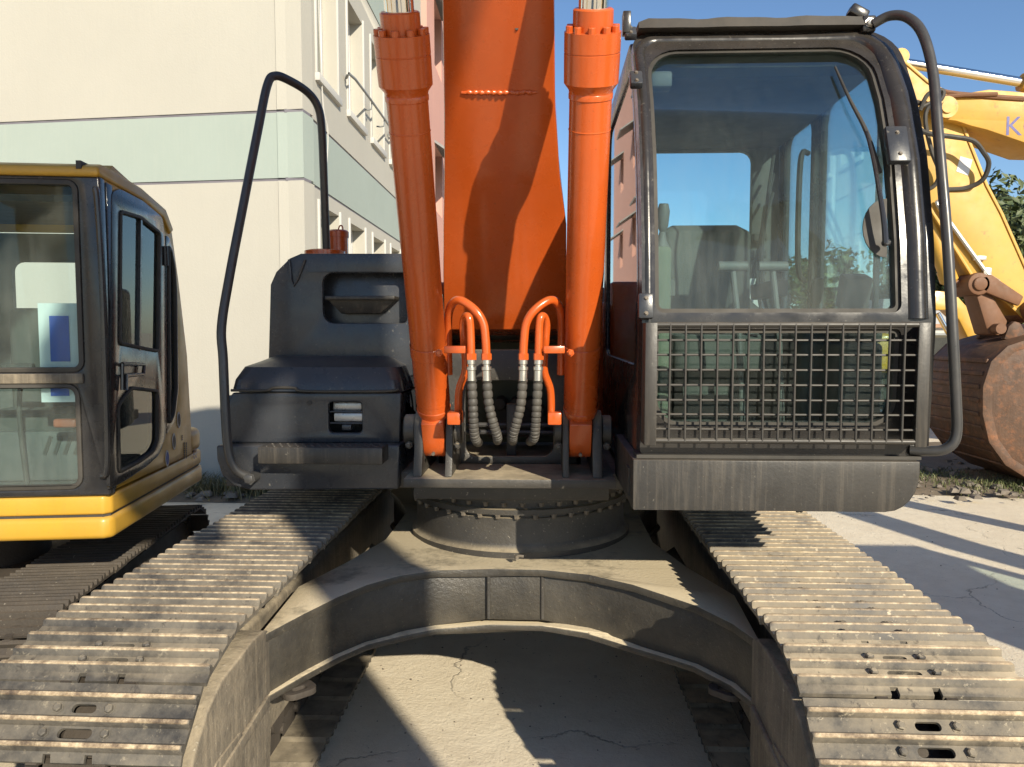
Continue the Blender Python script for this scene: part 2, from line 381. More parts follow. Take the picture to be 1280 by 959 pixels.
wins = [(.55 + 1.43 * k, z0, z1) for k in range(6) for z0, z1 in ((1.55, 3.22), (4.66, 6.1))]
for z0, z1, m in ZB:
    MB().box(0, 1, 0, 1, 0, 1).v
    b = MB(); b.plate([(0, z0), (17, z0), (17, z1), (0, z1)], [], fmap, 0, -.28)
    b.build('front_wall', m, office)
    hs = [[(u, a), (u + .9, a), (u + .9, c), (u, c)] for u, a, c in wins if a >= z0 and c <= z1]
    b = MB(); b.plate([(.02, z0), (OFFL, z0), (OFFL, z1), (.02, z1)], hs, smap, 0, -.28); b.build('side_wall', m, office)
for z in (3.395, 4.105, 6.565, 7.265):
    b = MB(); b.plate([(0, z - .02), (17, z - .02), (17, z + .02), (0, z + .02)], [], fmap, -.012, -.2); b.build('groove_line', 'groove', office)
    b = MB(); b.plate([(.02, z - .02), (OFFL, z - .02), (OFFL, z + .02), (.02, z + .02)], [], smap, -.012, -.2); b.build('groove_line', 'groove', office)
b = MB(); b.plate([(0.3, 9.15), (OFFL, 9.15), (OFFL, 9.25), (.3, 9.25)], [], smap, -.1, -6); b.build('roof', 'wall_cream', office)
for u, a, c in wins:
    fr = MB(); fr.plate([(u, a), (u + .9, a), (u + .9, c), (u, c)],
                        [rrect(u + .05, a + .05, u + .43, c - .05, 0), rrect(u + .47, a + .05, u + .85, c - .05, 0)], smap, -.17, -.21)
    f = fr.build('window', 'win_frame', office, .004)
    for q in (.05, .47):
        g = MB(); g.plate([(u + q, a + .05), (u + q + .38, a + .05), (u + q + .38, c - .05), (u + q, c - .05)], [], smap, -.185, -.192); g.build('pane', 'glass_house', f)
    g = MB(); g.plate([(u - .06, a - .09), (u + .96, a - .09), (u + .96, a - .003), (u - .06, a - .003)], [], smap, .05, -.1); g.build('sill', 'wall_white', f, .005)
    for e in ((u - .05, u - .003), (u + .903, u + .95)):
        g = MB(); g.plate([(e[0], a), (e[1], a), (e[1], c + .05), (e[0], c + .05)], [], smap, .022, -.02); g.build('jamb', 'wall_white', f, .004)
b = MB(); b.tube([smap(1.85, 5.03, .02), smap(1.9, 5.03, .12), smap(4.6, 5.03, .12), smap(4.66, 5.03, .02)], .018, 8, 3)
for u in (2.9, 3.8): b.tube([smap(u, 5.03, .12), smap(u, 4.93, .11), smap(u, 4.93, 0)], .012, 6, 2)
b.build('wall_rail', 'win_grey', office)
b = MB(); b.tube([smap(.62, 9, .02), smap(.65, 7, .03), smap(.6, 5.6, .02), smap(.68, 4.4, .03), smap(.8, 4.05, .05), smap(.72, 3.3, .03), smap(.86, 2.4, .02)], .007, 5, 8); b.build('cable', 'wall_white', office)
for u in (5.95,):
    b = MB(); b.cyl(smap(u, 0.2, .05), smap(u, 9.1, .05), .035, 10); b.build('drain_pipe', 'wall_white', office)
PC0 = V(*smap(OFFL + .02, 0, .12))
pink = empty('pink_building', PC0, 'pink rendered block with dark hooded windows beyond the cream building', 'building')
pm = wallmap(PC0, sdir)
pw = [(1.2 + 5.2 * k, z, z + 1.5) for k in range(4) for z in (1.3, 4.6, 7.9)]
b = MB(); b.plate([(0, 0), (22, 0), (22, 12.5), (0, 12.5)], [[(u, a), (u + 1.3, a), (u + 1.3, c), (u, c)] for u, a, c in pw], pm, 0, -.4); b.build('wall', 'wall_pink', pink)
b = MB(); b.plate([(0, 12.45), (22, 12.45), (22, 12.6), (0, 12.6)], [], pm, .1, -8); b.build('roof', 'wall_pink', pink)
b = MB(); b.plate([(0, .0), (-.02, .0), (-.02, 12.4), (0, 12.4)], [], pm, -.0, -8); b.build('end_wall', 'wall_pink', pink)
for u, a, c in pw:
    g = MB(); g.plate(rrect(u, a, u + 1.3, c, 0), [], pm, -.16, -.2); f = g.build('window', 'glass_house', pink)
    g = MB(); g.loft([[pm(u - .1, c + .08, 0), pm(u - .1, c - .35, .62), pm(u - .1, c - .39, .6), pm(u - .1, c + .02, 0)],
                      [pm(u + 1.4, c + .08, 0), pm(u + 1.4, c - .35, .62), pm(u + 1.4, c - .39, .6), pm(u + 1.4, c + .02, 0)]]); g.build('hood', 'win_grey', f)
    g = MB(); g.plate([(u + .63, a), (u + .67, a), (u + .67, c), (u + .63, c)], [], pm, -.13, -.17); g.build('mullion', 'win_grey', f)

# ------------------------------------------------------------------ orange excavator
SL = 3.90                                           # slew axis depth
EX = empty('crawler_excavator', (0, SL, 0), 'orange excavator with dark cab and grey house standing on dusty steel tracks', 'excavator')
# --- tracks
IY, SY, ZC, RP = 2.20, 5.58, .46, .365
def track_pts(n):
    Ls = SY - IY; per = 2 * Ls + 2 * math.pi * RP; out = []
    for k in range(n):
        q = per * k / n
        if q < Ls: out.append((IY + q, ZC + RP))
        elif q < Ls + math.pi * RP: a = (q - Ls) / RP; out.append((SY + RP * math.sin(a), ZC + RP * math.cos(a)))
        elif q < 2 * Ls + math.pi * RP: out.append((SY - (q - Ls - math.pi * RP), ZC - RP))
        else: a = (q - 2 * Ls - math.pi * RP) / RP; out.append((IY - RP * math.sin(a), ZC - RP * math.cos(a)))
    return out
NSH = 48
def shoe_mesh(pitch, half, name='track_shoe'):
    """triple grouser shoe: x across, y along the chain, z outwards; bolts and slots in two flats, notches in the third"""
    s = MB(); L = pitch / 2 + .005; th = -.012
    ys = [-.062, .001, .064]; w0, w1, h = .0135, .0065, .021
    def flat(y0, y1, hole=None, notch=False):
        if hole:
            hx, hy = hole; yc = (y0 + y1) / 2
            s.plate([(-half, y0), (half, y0), (half, y1), (-half, y1)], [rrect(-hx, yc - hy, hx, yc + hy, min(hx, hy) * .95, 4)], lambda u, v, t: (u, v, t), 0, th)
        elif notch:
            o = [(-half, y0)]
            for c in (-.062, .048): o += [(c, y0), (c, y0 + .018), (c + .020, y0 + .018), (c + .022, y0)]
            o += [(half, y0), (half, y1), (-half, y1)]
            s.plate(o, [], lambda u, v, t: (u, v, t - (.010 if v < y0 + .001 else 0)), 0, th)
        else: s.plate([(-half, y0), (half, y0), (half, y1), (-half, y1)], [], lambda u, v, t: (u, v, t), 0, th)
    def rib(y):
        prof = [(-w0, 0), (-w0 * .75, .006), (-w1, h * .85), (-w1 * .6, h), (w1 * .6, h), (w1, h * .85), (w0 * .75, .006), (w0, 0), (w0, th), (-w0, th)]
        ends = []
        for x, k in ((-half, .75), (-half + .006, .95), (-half + .014, 1), (half - .014, 1), (half - .006, .95), (half, .75)):
            ends.append([(x, y + a, c * (k if c > 0 else 1)) for a, c in prof])
        s.loft(ends)
    flat(-L, ys[0] - w0, notch=True)
    flat(ys[0] + w0, ys[1] - w0, (.046, .0125)); flat(ys[1] + w0, ys[2] - w0, (.033, .0115)); flat(ys[2] + w0, L)
    for y in ys: rib(y)
    for yc, bx in (((ys[0] + ys[1]) / 2, .083), ((ys[1] + ys[2]) / 2, .070)):
        for sx in (-1, 1): s.hexbolt((sx * bx, yc, -.001), (0, 0, 1), .0115, .015)
    return s.mesh(name, 'shoe')
def make_tracks(root, xc, pts, me, off, rng):
    n = len(pts); ch = MB()
    for k in range(n):
        a = V(0, *pts[k]); c = V(0, *pts[(k + 1) % n]); d = (c - a).normalized(); nr = V(0, -d.z, d.y)
        for sx in (-.09, .09):
            rot = Matrix((V(1, 0, 0), d, nr)).transposed()
            ch.obox(V(xc + sx, 0, 0) + (a + c) / 2 + nr * .012, .03, (c - a).length * 1.12, .075, rot)
        ch.cyl(V(xc - .12, 0, 0) + a, V(xc + .12, 0, 0) + a, .022, 8)
    t = ch.build('track_chain', 'chain', root)
    for k in range(n):
        a = V(0, *pts[k]); c = V(0, *pts[(k + 1) % n]); d = (c - a).normalized(); nr = V(0, -d.z, d.y)
        o = bpy.data.objects.new('track_shoe', me); COL.objects.link(o); o.parent = t
        rot = Matrix((V(1, 0, 0), d, nr)).transposed().to_4x4()
        jit = Matrix.Rotation(rng.uniform(-.006, .006), 4, 'Z') @ Matrix.Rotation(rng.uniform(-.012, .012), 4, 'X')
        pos = V(xc + rng.uniform(-.003, .003), 0, 0) + (a + c) / 2 + nr * (off + rng.uniform(-.002, .002)) - ORG[t.name]
        o.matrix_basis = Matrix.Translation(pos) @ rot @ jit
    return t
PT = track_pts(NSH)
sh = shoe_mesh(math.dist(PT[0], PT[1]), .30)
rng = random.Random(3)
for sx in (-1, 1):
    make_tracks(EX, sx * 1.10, PT, sh, .063, rng)
    # side frame (inset) with a rounded idler guard at the front
    fr = MB(); o = [(2.3, .24), (5.2, .24), (5.45, .34), (5.5, .6), (5.2, .72), (3.2, .72), (2.3, .74)]
    fr.plate(o, [], lambda u, v, t: (t, u, v), sx * .93, sx * 1.30)
    f = fr.build('track_frame', 'mud_steel', EX, .02, 3)
    o = [(2.50, .26), (2.52, .40), (2.52, .765), (2.47, .785), (2.38, .79)]
    for k in range(11): a = R(84 + 200 * k / 10); o.append((IY + .02 + .33 * math.cos(a), .455 + .325 * math.sin(a)))
    g = MB(); g.plate(o, [], lambda u, v, t: (t, u, v), sx * .812, sx * .925); GN = g.build('idler_guard', 'mud_steel', f, .028, 3)
    o2 = [(1.97, .47), (2.48, .52), (2.48, .56), (1.97, .51)]
    g = MB(); g.plate(o2, [], lambda u, v, t: (t, u, v), sx * .798, sx * .815); g.build('guard_rib', 'mud_steel', f, .006)
    g = MB(); g.plate(rrect(2.36, .05, 2.62, .25, .03), [], lambda u, v, t: (t, u, v), sx * .86, sx * .93); g.build('roller_guard', 'mud_steel', f, .01)
    g = MB(); g.lathe((sx * 1.02, IY, ZC), (sx * 1.18, IY, ZC), [(0, .30), (.0, .335), (.04, .335), (.045, .35), (.115, .35), (.12, .335), (.16, .335), (.16, .3)], 32); g.build('idler_wheel', 'chain', f)
    g = MB(); g.lathe((sx * 1.06, SY, ZC), (sx * 1.14, SY, ZC), [(0, .33), (.08, .33)], 28); g.build('sprocket', 'chain', f)
    for k in range(7):
        g = MB(); y = IY + .45 + k * .41; g.cyl((sx * .98, y, .19), (sx * 1.22, y, .19), .075, 14); g.build('track_roller', 'chain', f)
    # slot plate (grease cover) on the inner face
    g = MB(); g.plate(rrect(2.06, .50, 2.26, .555, .02), [], lambda u, v, t: (t, u, v), sx * .806, sx * .82); g.build('cover_plate', 'mud_steel', f, .003)
# --- carbody (X frame)
front = [Wz(p[0], p[1], z) for *p, z in ((315, 797, .77), (380, 765, .78), (423, 743, .79), (459, 729, .795), (500, 719, .80), (545, 713, .80), (610, 711, .80), (678, 712, .80), (735, 718, .80), (790, 730, .80), (835, 741, .80), (869, 753, .79), (915, 774, .785), (966, 803, .77))]
fr2 = [(p.x, p.y) for p in front]; fr2[0] = (-.83, fr2[0][1]); fr2[-1] = (.83, fr2[-1][1])
half_l = [(-.86, 2.98), (-.74, 3.28), (-.64, 3.62), (-.64, SL)]
half_r = [(.64, SL), (.64, 3.62), (.74, 3.25), (.86, 2.95)]
top = fr2 + half_r[::-1]
rear = [(x, 2 * SL - y) for x, y in top[::-1]]
plan = fr2 + half_r[::-1] + [(x, 2 * SL - y) for x, y in half_r[1:]] + [(x, 2 * SL - y) for x, y in fr2[::-1]] + [(x, 2 * SL - y) for x, y in half_l[:-1]] + half_l[::-1]
ztop = lambda x: .80 - .035 * max(0, (abs(x) - .45) / .38)
zbot = lambda x: .038 * max(0, 1 - abs(x) / .45)
cb = MB(); cb.plate(plan, [], lambda u, v, t: (u, v, ztop(u) + t), 0, -.03)
CB = cb.build('carbody', 'carbody', EX, .006)
b = MB(); b.plate(offset(plan, .022), [], lambda u, v, t: (u, v, t + (ztop(u) - .8 if t > .7 else zbot(u))), .775, .548); b.build('web_plate', 'carbody', CB, .004)
b = MB(); b.plate([(x, y - (.045 * max(0, 1 - abs(x) / .5) if y < SL else 0)) for x, y in offset(plan, -.002)], [], lambda u, v, t: (u, v, t + zbot(u)), .550, .524); b.build('bottom_plate', 'carbody', CB, .006)
for px in (610, 678):                                # weld beads at the facets
    q = Wz(px, 712, .80); b = MB(); b.tube([(q.x, q.y + .020, .585), (q.x, q.y + .019, .68), (q.x, q.y + .020, .775)], .008, 8, 3); b.build('weld_seam', 'frame_steel', CB)
for sx, (px, py) in ((-1, (374, 857)), (1, (906, 858))):
    q = Wz(px, py, .53); b = MB(); o = rrect(-.06, -.035, .06, .06, .034, 6); ra = Matrix.Rotation(-sx * .75, 2)
    mp_ = lambda u, v, t: (*(V(q.x, q.y).xy + ra @ V(u, v).xy), t)
    b.plate(o, [rrect(-.026, -.014, .026, .014, .012, 5)], mp_, .5195, .498); b.build('tow_eye', 'chain', CB, .004)
q = Wz(646, 699, .80); b = MB(); b.cyl(q, q + V(0, 0, .016), .009, 10); b.tube([q + V(0, 0, .012), q + V(.012, 0, .014), q + V(.03, 0, .012)], .006, 6, 2); b.build('grease_nipple', 'bolt', CB)
for sx in (-1, 1):                                    # bracing plates between the leg and the frame behind
    b = MB(); b.plate([(sx * .84, 3.25), (sx * .66, 3.9), (sx * .84, 4.2)], [], lambda u, v, t: (u, v, t), .60, .58); b.build('gusset', 'frame_steel', CB)
# --- turntable
TT = MB().lathe((0, SL, .80), (0, SL, 2), [(-.06, .553), (.003, .553), (.010, .54), (.02, .532), (.04, .528), (.150, .526), (.152, .515), (.168, .515), (.169, .546), (.192, .546), (.194, .52), (.222, .52), (.223, .541), (.248, .541), (.25, .531), (.30, .531)], 72).build('turntable', 'frame_steel', EX)
for z, r, k in ((.968, .535, 40), (1.022, .531, 40)):
    b = MB()
    for i in range(k):
        a = 2 * math.pi * i / k + (.05 if z > 1 else 0); b.hexbolt(V(r * math.cos(a), SL + r * math.sin(a), z + .001), (0, 0, -1), .0115, .021)
    tag(b.build('bolt_ring', 'bolt', TT), kind='stuff')
# --- swing frame (base plate, centre plates, cylinder brackets)
SF = MB().box(-.455, .415, 3.10, 6.2, 1.142, 1.180).build('swing_frame', 'frame_steel', EX, .005)
b = MB(); b.box(-.44, .40, 3.26, 5.2, 1.06, 1.1415); b.build('under_plate', 'frame_steel', SF, .004)
for xa, xb in ((-1.28, -.456), (.416, 1.36)):
    b = MB(); b.box(xa, xb, 3.3, 6.2, 1.10, 1.17); b.build('side_deck', 'frame_steel', SF, .004)
PINZ, PINY = 1.335, 3.25
def bracket(x0, x1):
    o = [(3.13, 1.181), (3.60, 1.181), (3.52, 1.32)]
    for k in range(9): a = R(10 + 160 * k / 8); o.append((PINY + .085 * math.cos(a), PINZ + .03 + .085 * math.sin(a)))
    o += [(3.17, 1.29)]
    b = MB(); b.plate(o, [], lambda u, v, t: (t, u, v), x0, x1); return b.build('cylinder_bracket', 'frame_steel', SF, .005)
def bx(px, Y=3.2): return W(px, 550, Y).x
for a, c in ((519, 530), (558, 567), (703, 711), (740, 752)):
    bracket(bx(a), bx(c))
for a, c in ((504, 519), (567, 577), (692, 703), (752, 765)):
    b = MB(); xa, xb = bx(a), bx(c); b.lathe((xa, PINY, PINZ + .03), (xb, PINY, PINZ + .03), [(0, .058), (.005, .064), (xb - xa - .005, .064), (xb - xa, .058)], 20)
    b.hexbolt(((xa + xb) / 2, PINY - .058, PINZ - .03), (0, -1, 0), .012, .02); b.build('bracket_boss', 'frame_steel', SF)
cpl = MB(); YP = 3.46                                 # centre wall with its big opening
o0, o1 = W(582, 595, YP), W(692, 476, YP)
cpl.plate([(-.36, 1.181), (.29, 1.181), (.29, 1.62), (.25, 1.70), (-.32, 1.70), (-.36, 1.62)], [rrect(o0.x, 1.215, o1.x, o1.z, .05, 5)], lambda u, v, t: (u, t, v), YP, YP + .03); cpl.build('centre_plate', 'frame_steel', SF, .005)
b = MB(); p = W(639, 560, 3.6); b.box(p.x - .022, p.x + .022, 3.6, 3.66, 1.181, 1.44); b.build('centre_post', 'frame_steel', SF, .004)
b = MB(); b.box(-.36, -.335, 3.46, 4.4, 1.181, 1.95); b.build('boom_mount', 'frame_steel', SF, .004)
b = MB(); b.box(.265, .29, 3.46, 4.4, 1.181, 1.95); b.build('boom_mount', 'frame_steel', SF, .004)
b = MB(); b.box(-.33, .26, 4.02, 4.06, 1.2, 1.78); b.build('rear_panel', 'seat_green', SF, .004)
b = MB()
for x in (-.1, -.02, .06): b.cyl((x, 3.8, 1.42), (x, 4.0, 1.42), .03, 12)
b.box(-.16, .12, 3.84, 3.98, 1.25, 1.40); b.build('valve_block', 'chain', SF, .004)
for z in (1.30, 1.335): b = MB(); b.cyl((-.30, 3.66, z), (.24, 3.66, z), .012, 8); b.build('cross_pipe', 'tube_grey', SF)
# --- boom
rows = [(412, 555, 706, 3.56), (345, 554, 708, 3.40), (282, 554, 708, 3.25), (225, 555, 700, 3.10), (140, 555, 694, 2.90), (0, 553, 693, 2.63)]
bf = [(Y, W(a_, py, Y).z, W(a_, py, Y).x, W(c_, py, Y).x) for py, a_, c_, Y in rows]
bf += [(2.28, 3.23, -.225, .135), (1.85, 3.58, -.225, .135), (1.25, 3.92, -.225, .135), (.4, 4.2, -.225, .135), (-.8, 4.35, -.225, .135), (-2.5, 4.35, -.225, .135)]
bb = [(4.05, 1.72), (3.98, 2.05), (3.86, 2.36), (3.72, 2.66), (3.52, 2.98), (3.20, 3.36), (2.85, 3.75), (2.35, 4.15), (1.55, 4.52), (.5, 4.82), (-.8, 4.92), (-2.55, 4.75)]
def boomY(py):
    for (p0_, _, _, y0_), (p1_, _, _, y1_) in zip(rows, rows[1:]):
        if p1_ <= py <= p0_: return y0_ + (y1_ - y0_) * (p0_ - py) / (p0_ - p1_)
b = MB(); b.loft([[(x0, y, z), (x1, y, z), (x1, y2, z2), (x0, y2, z2)] for (y, z, x0, x1), (y2, z2) in zip(bf, bb)])
BOOM = b.build('boom', 'orange', EX, .008, 2, 25)
for y, z in ((2.62, 3.32),): pass
yb_ = boomY(116); p, q = W(577, 116, yb_), W(671, 116, yb_)
b = MB(); b.tube([p + (q - p) * k / 20 + V(0, -.003, random.uniform(-.002, .002)) for k in range(21)], .010, 10, 3, rf=lambda j, k: .0085 + .002 * math.sin(j * 1.3) if 2 < j < k - 3 else .006); b.build('weld_bead', 'orange', BOOM)
b = MB(); p = W(646, 36, boomY(36)); b.cyl(p + V(0, .01, 0), p + V(0, -.004, 0), .006, 8); b.build('plug', 'rubber', BOOM)
b = MB(); b.cyl((-.45, 1.885, 3.95), (.38, 1.885, 3.95), .05, 18); b.build('pin', 'orange', BOOM)
b = MB(); b.cyl((-.42, 3.80, 1.80), (.30, 3.80, 1.80), .06, 18); b.build('foot_pin', 'frame_steel', BOOM)
# arm and bucket hang ahead of the camera position (out of the picture)
b = MB(); b.loft([[(x, y, z) for x in (-.2, .11) for y, z in (s_ if x < 0 else s_[::-1])] for s_ in ([(-2.3, 4.9), (-2.9, 5.0)], [(-2.3, 4.2), (-3.05, 4.3)], [(-2.75, 2.2), (-3.05, 2.25)])]); b.build('arm', 'orange', EX, .008)
b = MB(); prof = [(-2.6, 2.2), (-3.2, 2.3), (-3.75, 1.6), (-3.6, .8), (-3.0, .45), (-2.5, .5), (-2.6, .6), (-3.0, .6), (-3.45, .95), (-3.55, 1.6), (-3.15, 2.1), (-2.7, 2.05)]
b.plate(prof, [], lambda u, v, t: (t, u, v), -.6, .5); BK = b.build('bucket', 'frame_steel', EX, .006)
for k in range(5):
    b = MB(); x = -.55 + k * .25; b.loft([[(x - .05, -2.55, .45), (x + .05, -2.55, .45), (x + .05, -2.55, .60), (x - .05, -2.55, .60)], [(x - .03, -2.28, .50), (x + .03, -2.28, .50), (x + .03, -2.28, .53), (x - .03, -2.28, .53)]]); b.build('tooth', 'frame_steel', BK)
# --- boom cylinders
AX0 = V(0, 3.25, 1.335); AX1 = V(0, 2.52, 2.734); AXD = (AX1 - AX0).normalized()
def axt(z): return (z - AX0.z) / AXD.z
def T(py):                                             # where the axis crosses a picture row, in metres from the pin
    n = RM @ V(0, FPX, 479.5 - py); p = AX0 - CAM; p.x = 0
    return -p.dot(V(0, n.y, n.z)) / AXD.dot(V(0, n.y, n.z))
rg0 = random.Random(12)
for sx, X in ((-1, -.340), (1, .272)):
    p0 = AX0 + V(X, 0, 0); A = lambda z: p0 + AXD * axt(z)
    P = [(T(y), r) for y, r in ((524, .045), (519, .060), (513, .070), (509, .0715), (508.5, .069), (502, .069), (501.5, .0705), (163, .0705), (162.5, .072), (161.5, .072), (161, .0705), (124, .0705), (123, .0735), (117, .0735), (116, .072), (112, .074), (104, .0895), (67, .0905), (66.5, .0885), (65.5, .0885), (65, .0905), (40, .0905))]
    CY = MB().lathe(p0, p0 + AXD, P, 40).build('boom_cylinder', 'orange', EX, 0)
    if sx > 0: CY['label'] = 'orange boom cylinder next to the cab'
    else: CY['label'] = 'orange boom cylinder next to the grey tool box'
    g = MB(); g.lathe(p0, p0 + AXD, [(T(40.5), .064), (T(13), .064), (T(11), .058)], 32); g.build('gland', 'orange', CY)
    a = AXD.orthogonal().normalized(); c = AXD.cross(a)
    for k in range(10):
        th = 2 * math.pi * k / 10; q = p0 + AXD * T(40.2) + (a * math.cos(th) + c * math.sin(th)) * .076; g = MB(); g.lathe(q, q + AXD, [(0, .0125), (.017, .0125), (.019, .011)], 10); g.build('gland_bolt', 'orange', CY)
    g = MB(); g.cyl(A(2.74), A(3.95), .047, 28); g.build('rod', 'chrome', CY)
    g = MB(); g.lathe((X - .045, A(3.95).y, 3.95), (X + .045, A(3.95).y, 3.95), [(0, .095), (.09, .095)], 24); g.build('rod_eye', 'orange', CY)
    # lower eye: flat sided lug
    g = MB(); o = [(3.205, 1.47), (3.13, 1.40), (3.165, 1.33)]
    for k in range(9): th = R(200 + 150 * k / 8); o.append((PINY + .075 * math.cos(th), PINZ - .01 + .075 * math.sin(th)))
    o += [(3.31, 1.40), (3.27, 1.47)]
    g.plate(o, [], lambda u, v, t: (X + t, u, v), -.046, .046); g.build('lower_eye', 'orange', CY, .018, 3)
    g = MB(); g.cyl((X, 3.17, 1.275), (X, 3.155, 1.272), .007, 8); g.build('grease_plug', 'bolt', CY)
    # clamp band and pipe bracket
    g = MB(); g.lathe(p0, p0 + AXD, [(T(444), .0725), (T(443.5), .074), (T(430), .074), (T(429.5), .0725)], 36, False); g.build('clamp_band', 'orange', CY)
    s = 1 if sx < 0 else -1                            # pipes lie on the inner side
    px0 = lambda v: v if sx < 0 else 1262 - v          # mirror about the boom axis
    YH = 2.93
    g = MB(); q0 = W(px0(556), 437, YH); q1 = W(px0(582), 434, YH - .01); q0.z = q1.z = W(570, 437, YH).z
    g.loft([[q + V(0, d, e) for d, e in ((-.02, -.014), (.03, -.014), (.03, .014), (-.02, .014))] for q in (q0, q1)]); g.build('pipe_bracket', 'orange', CY, .003)
    g = MB(); q = W(px0(549), 441, YH); g.hexbolt(q + V(0, -.01, 0), (0, -1, 0), .011, .016); g.build('clamp_bolt', 'orange', CY)
    g = MB(); q = W(px0(569), 522, 3.07); g.obox(q, .055, .10, .05); g.build('port_block', 'orange', CY, .006)
    # big loop
    loop = [(561, 468, .20), (560, 420, .16), (561, 392, .10), (567, 378, .05), (577, 376, .02), (594, 388, 0), (604, 404, 0), (607, 425, 0), (608, 446, .0)]
    g = MB(); g.tube([W(px0(x), y, YH + d) for x, y, d in loop], .0165, 12, 5); g.build('pipe', 'orange', CY)
    loop = [(573, 522, .16), (574, 488, .13), (582, 462, .10), (580, 425, .06), (579, 405, .04), (582, 396, .02), (586, 397, 0), (588, 410, 0), (589, 446, 0)]
    g = MB(); g.tube([W(px0(x), y, YH + d) for x, y, d in loop], .0155, 12, 5); g.build('pipe', 'orange', CY)
    for (x, y0, hp) in ((608, 446, ((608.5, 474), (611, 505), (617, 530), (621, 543), (622, 549), (622, 551))), (589, 446, ((589.5, 474), (591, 505), (592, 530), (593, 545), (595, 551), (597, 553)))):
        q0, q1 = W(px0(x), y0 - 4, YH), W(px0(x), y0 + 4, YH); g = MB(); g.lathe(q0, q1, [(0, .021), (.024, .021)], 6); g.build('pipe_nut', 'orange', CY)
        q0, q1 = W(px0(x), y0 + 2, YH), W(px0(x + .5), 476, YH); L = (q1 - q0).length
        g = MB(); g.lathe(q0, q1, [(0, .0175), (L * .25, .0175), (L * .27, .013), (L * .36, .013), (L * .38, .0195), (L * .52, .0195), (L * .55, .0165), (L, .0165)], 14); g.build('hose_fitting', 'zinc', CY)
        g = MB(); jx = rg0.uniform(-3, 3); pp = [W(px0(a_) + jx * (k / 5) ** 2, c_ + jx * .5 * k / 5, YH + (.01, .02, .03, .05, .10, .30)[k]) for k, (a_, c_) in enumerate(hp)]
        g.tube(pp, .017, 12, 14, rf=lambda j, k: .0160 + .0034 * (1 if (j % 4) < 3 else -.2)); g.build('hose', 'hose', CY)
# --- left hand boxes
def fx(px, py, Y): p = W(px, py, Y); return (p.x, p.z)
YB = 3.30
TB = MB(); o = [fx(270, 557, YB - .06), fx(271, 575, YB - .06), fx(278, 596, YB - .06), fx(292, 608, YB - .06), fx(312, 613, YB - .06), fx(498, 612, YB - .06), fx(500, 556, YB - .06)]
TB.plate(o, [], lambda u, v, t: (u, t, v), YB - .06, 4.1); TBX = TB.build('tool_box_base', 'charcoal', EX, .010, 3)
lampo = rrect(*fx(411, 541, YB), *fx(452, 503, YB), .018, 4)
b = MB(); o = [fx(279, 554, YB), fx(500, 554, YB), fx(502, 491, YB), fx(290, 491, YB), fx(283, 510, YB)]
b.plate(o, [lampo], lambda u, v, t: (u, t, v), YB, YB + .03); b.build('box_front', 'charcoal', TBX, .008, 3)
b = MB(); x0, z0 = fx(281, 554, YB); x1, z1 = fx(500, 493, YB); b.box(x0 + .01, x1 - .002, YB + .14, 4.05, z0, z1); b.box(x0 + .002, x0 + .03, YB + .025, 4.05, z0, z1 - .01); b.box(x1 - .03, x1 - .002, YB + .025, 4.05, z0, z1); b.build('box_body', 'charcoal', TBX, .006)
# lid: loft from the seam up to the smaller top
x0, zs = fx(287, 489, YB); x1, _ = fx(504, 489, YB); zt = fx(400, 446, YB + .12)[1]; zm = fx(400, 462, YB + .03)[1]
def ring(xa, xb, ya, yb, z, r=.05): return [(x, y, z) for x, y in rrect(xa, ya, xb, yb, r, 4)]
b = MB(); b.loft([ring(x0, x1, YB - .006, 4.06, zs), ring(x0 + .012, x1 - .01, YB + .0, 4.05, zs + .05), ring(x0 + .035, x1 - .028, YB + .035, 4.02, zm + .01, .07), ring(x0 + .09, x1 - .07, YB + .085, 4.0, zt - .02, .08), ring(x0 + .13, x1 - .11, YB + .125, 3.98, zt, .08)])
b.build('box_lid', 'charcoal', TBX, 0, 2, 28)
b = MB(); b.tube([(x0 + .01, YB - .008, zs + .004), (x0 + .16, YB - .010, zs + .004), (x0 + .2, YB - .012, zs + .016), (x0 + .29, YB - .012, zs + .016), (x0 + .34, YB - .01, zs + .002), (x1 - .08, YB - .01, zs + .003), (x1 - .02, YB - .004, zs + .012)], .006, 8, 6); b.build('lid_seam', 'rubber', TBX)
b = MB(); p = W(387, 504, YB); b.cyl(p + V(0, .002, 0), p + V(0, -.003, 0), .011, 14); b.build('lid_plug', 'rubber', TBX)
lx0, lz0 = fx(413, 528, YB); lx1, lz1 = fx(451, 503, YB)
LP = MB().box(lx0, lx1, YB + .035, YB + .12, lz0 + .045, lz1 + .0).build('work_lamp', 'lamp_glass', TBX, .01, 3)
b = MB(); b.box(lx0 + .012, lx1 + .004, YB + .012, YB + .10, lz0 + .002, lz0 + .04); b.build('lens', 'lamp_glass', LP, .006)
b = MB(); b.box(lx0 - .004, lx1 + .006, YB + .004, YB + .03, lz0 + .042, lz0 + .049); b.box(lx0 - .004, lx1 + .006, YB + .004, YB + .03, lz0 - .008, lz0 - .001); b.box(lx0 + .05, lx0 + .09, YB + .0, YB + .03, lz0 - .035, lz0 - .01); b.build('lamp_frame', 'charcoal', LP, .003)
a, c = W(322, 580, 3.12), W(478, 560, 3.12)
b = MB(); b.box(a.x, c.x, 3.12, 3.245, a.z, c.z + .0); STP = b.build('step', 'charcoal_dusty', EX, .006, 2)
b = MB()
for i in range(15):
    for j in range(3):
        x = a.x + .03 + i * .033 + (.016 if j % 2 else 0); b.cyl((x, 3.145 + j * .035, c.z - .001), (x, 3.145 + j * .035, c.z + .0025), .008, 8, .006)
tag(b.build('tread_studs', 'charcoal_dusty', STP), kind='stuff')
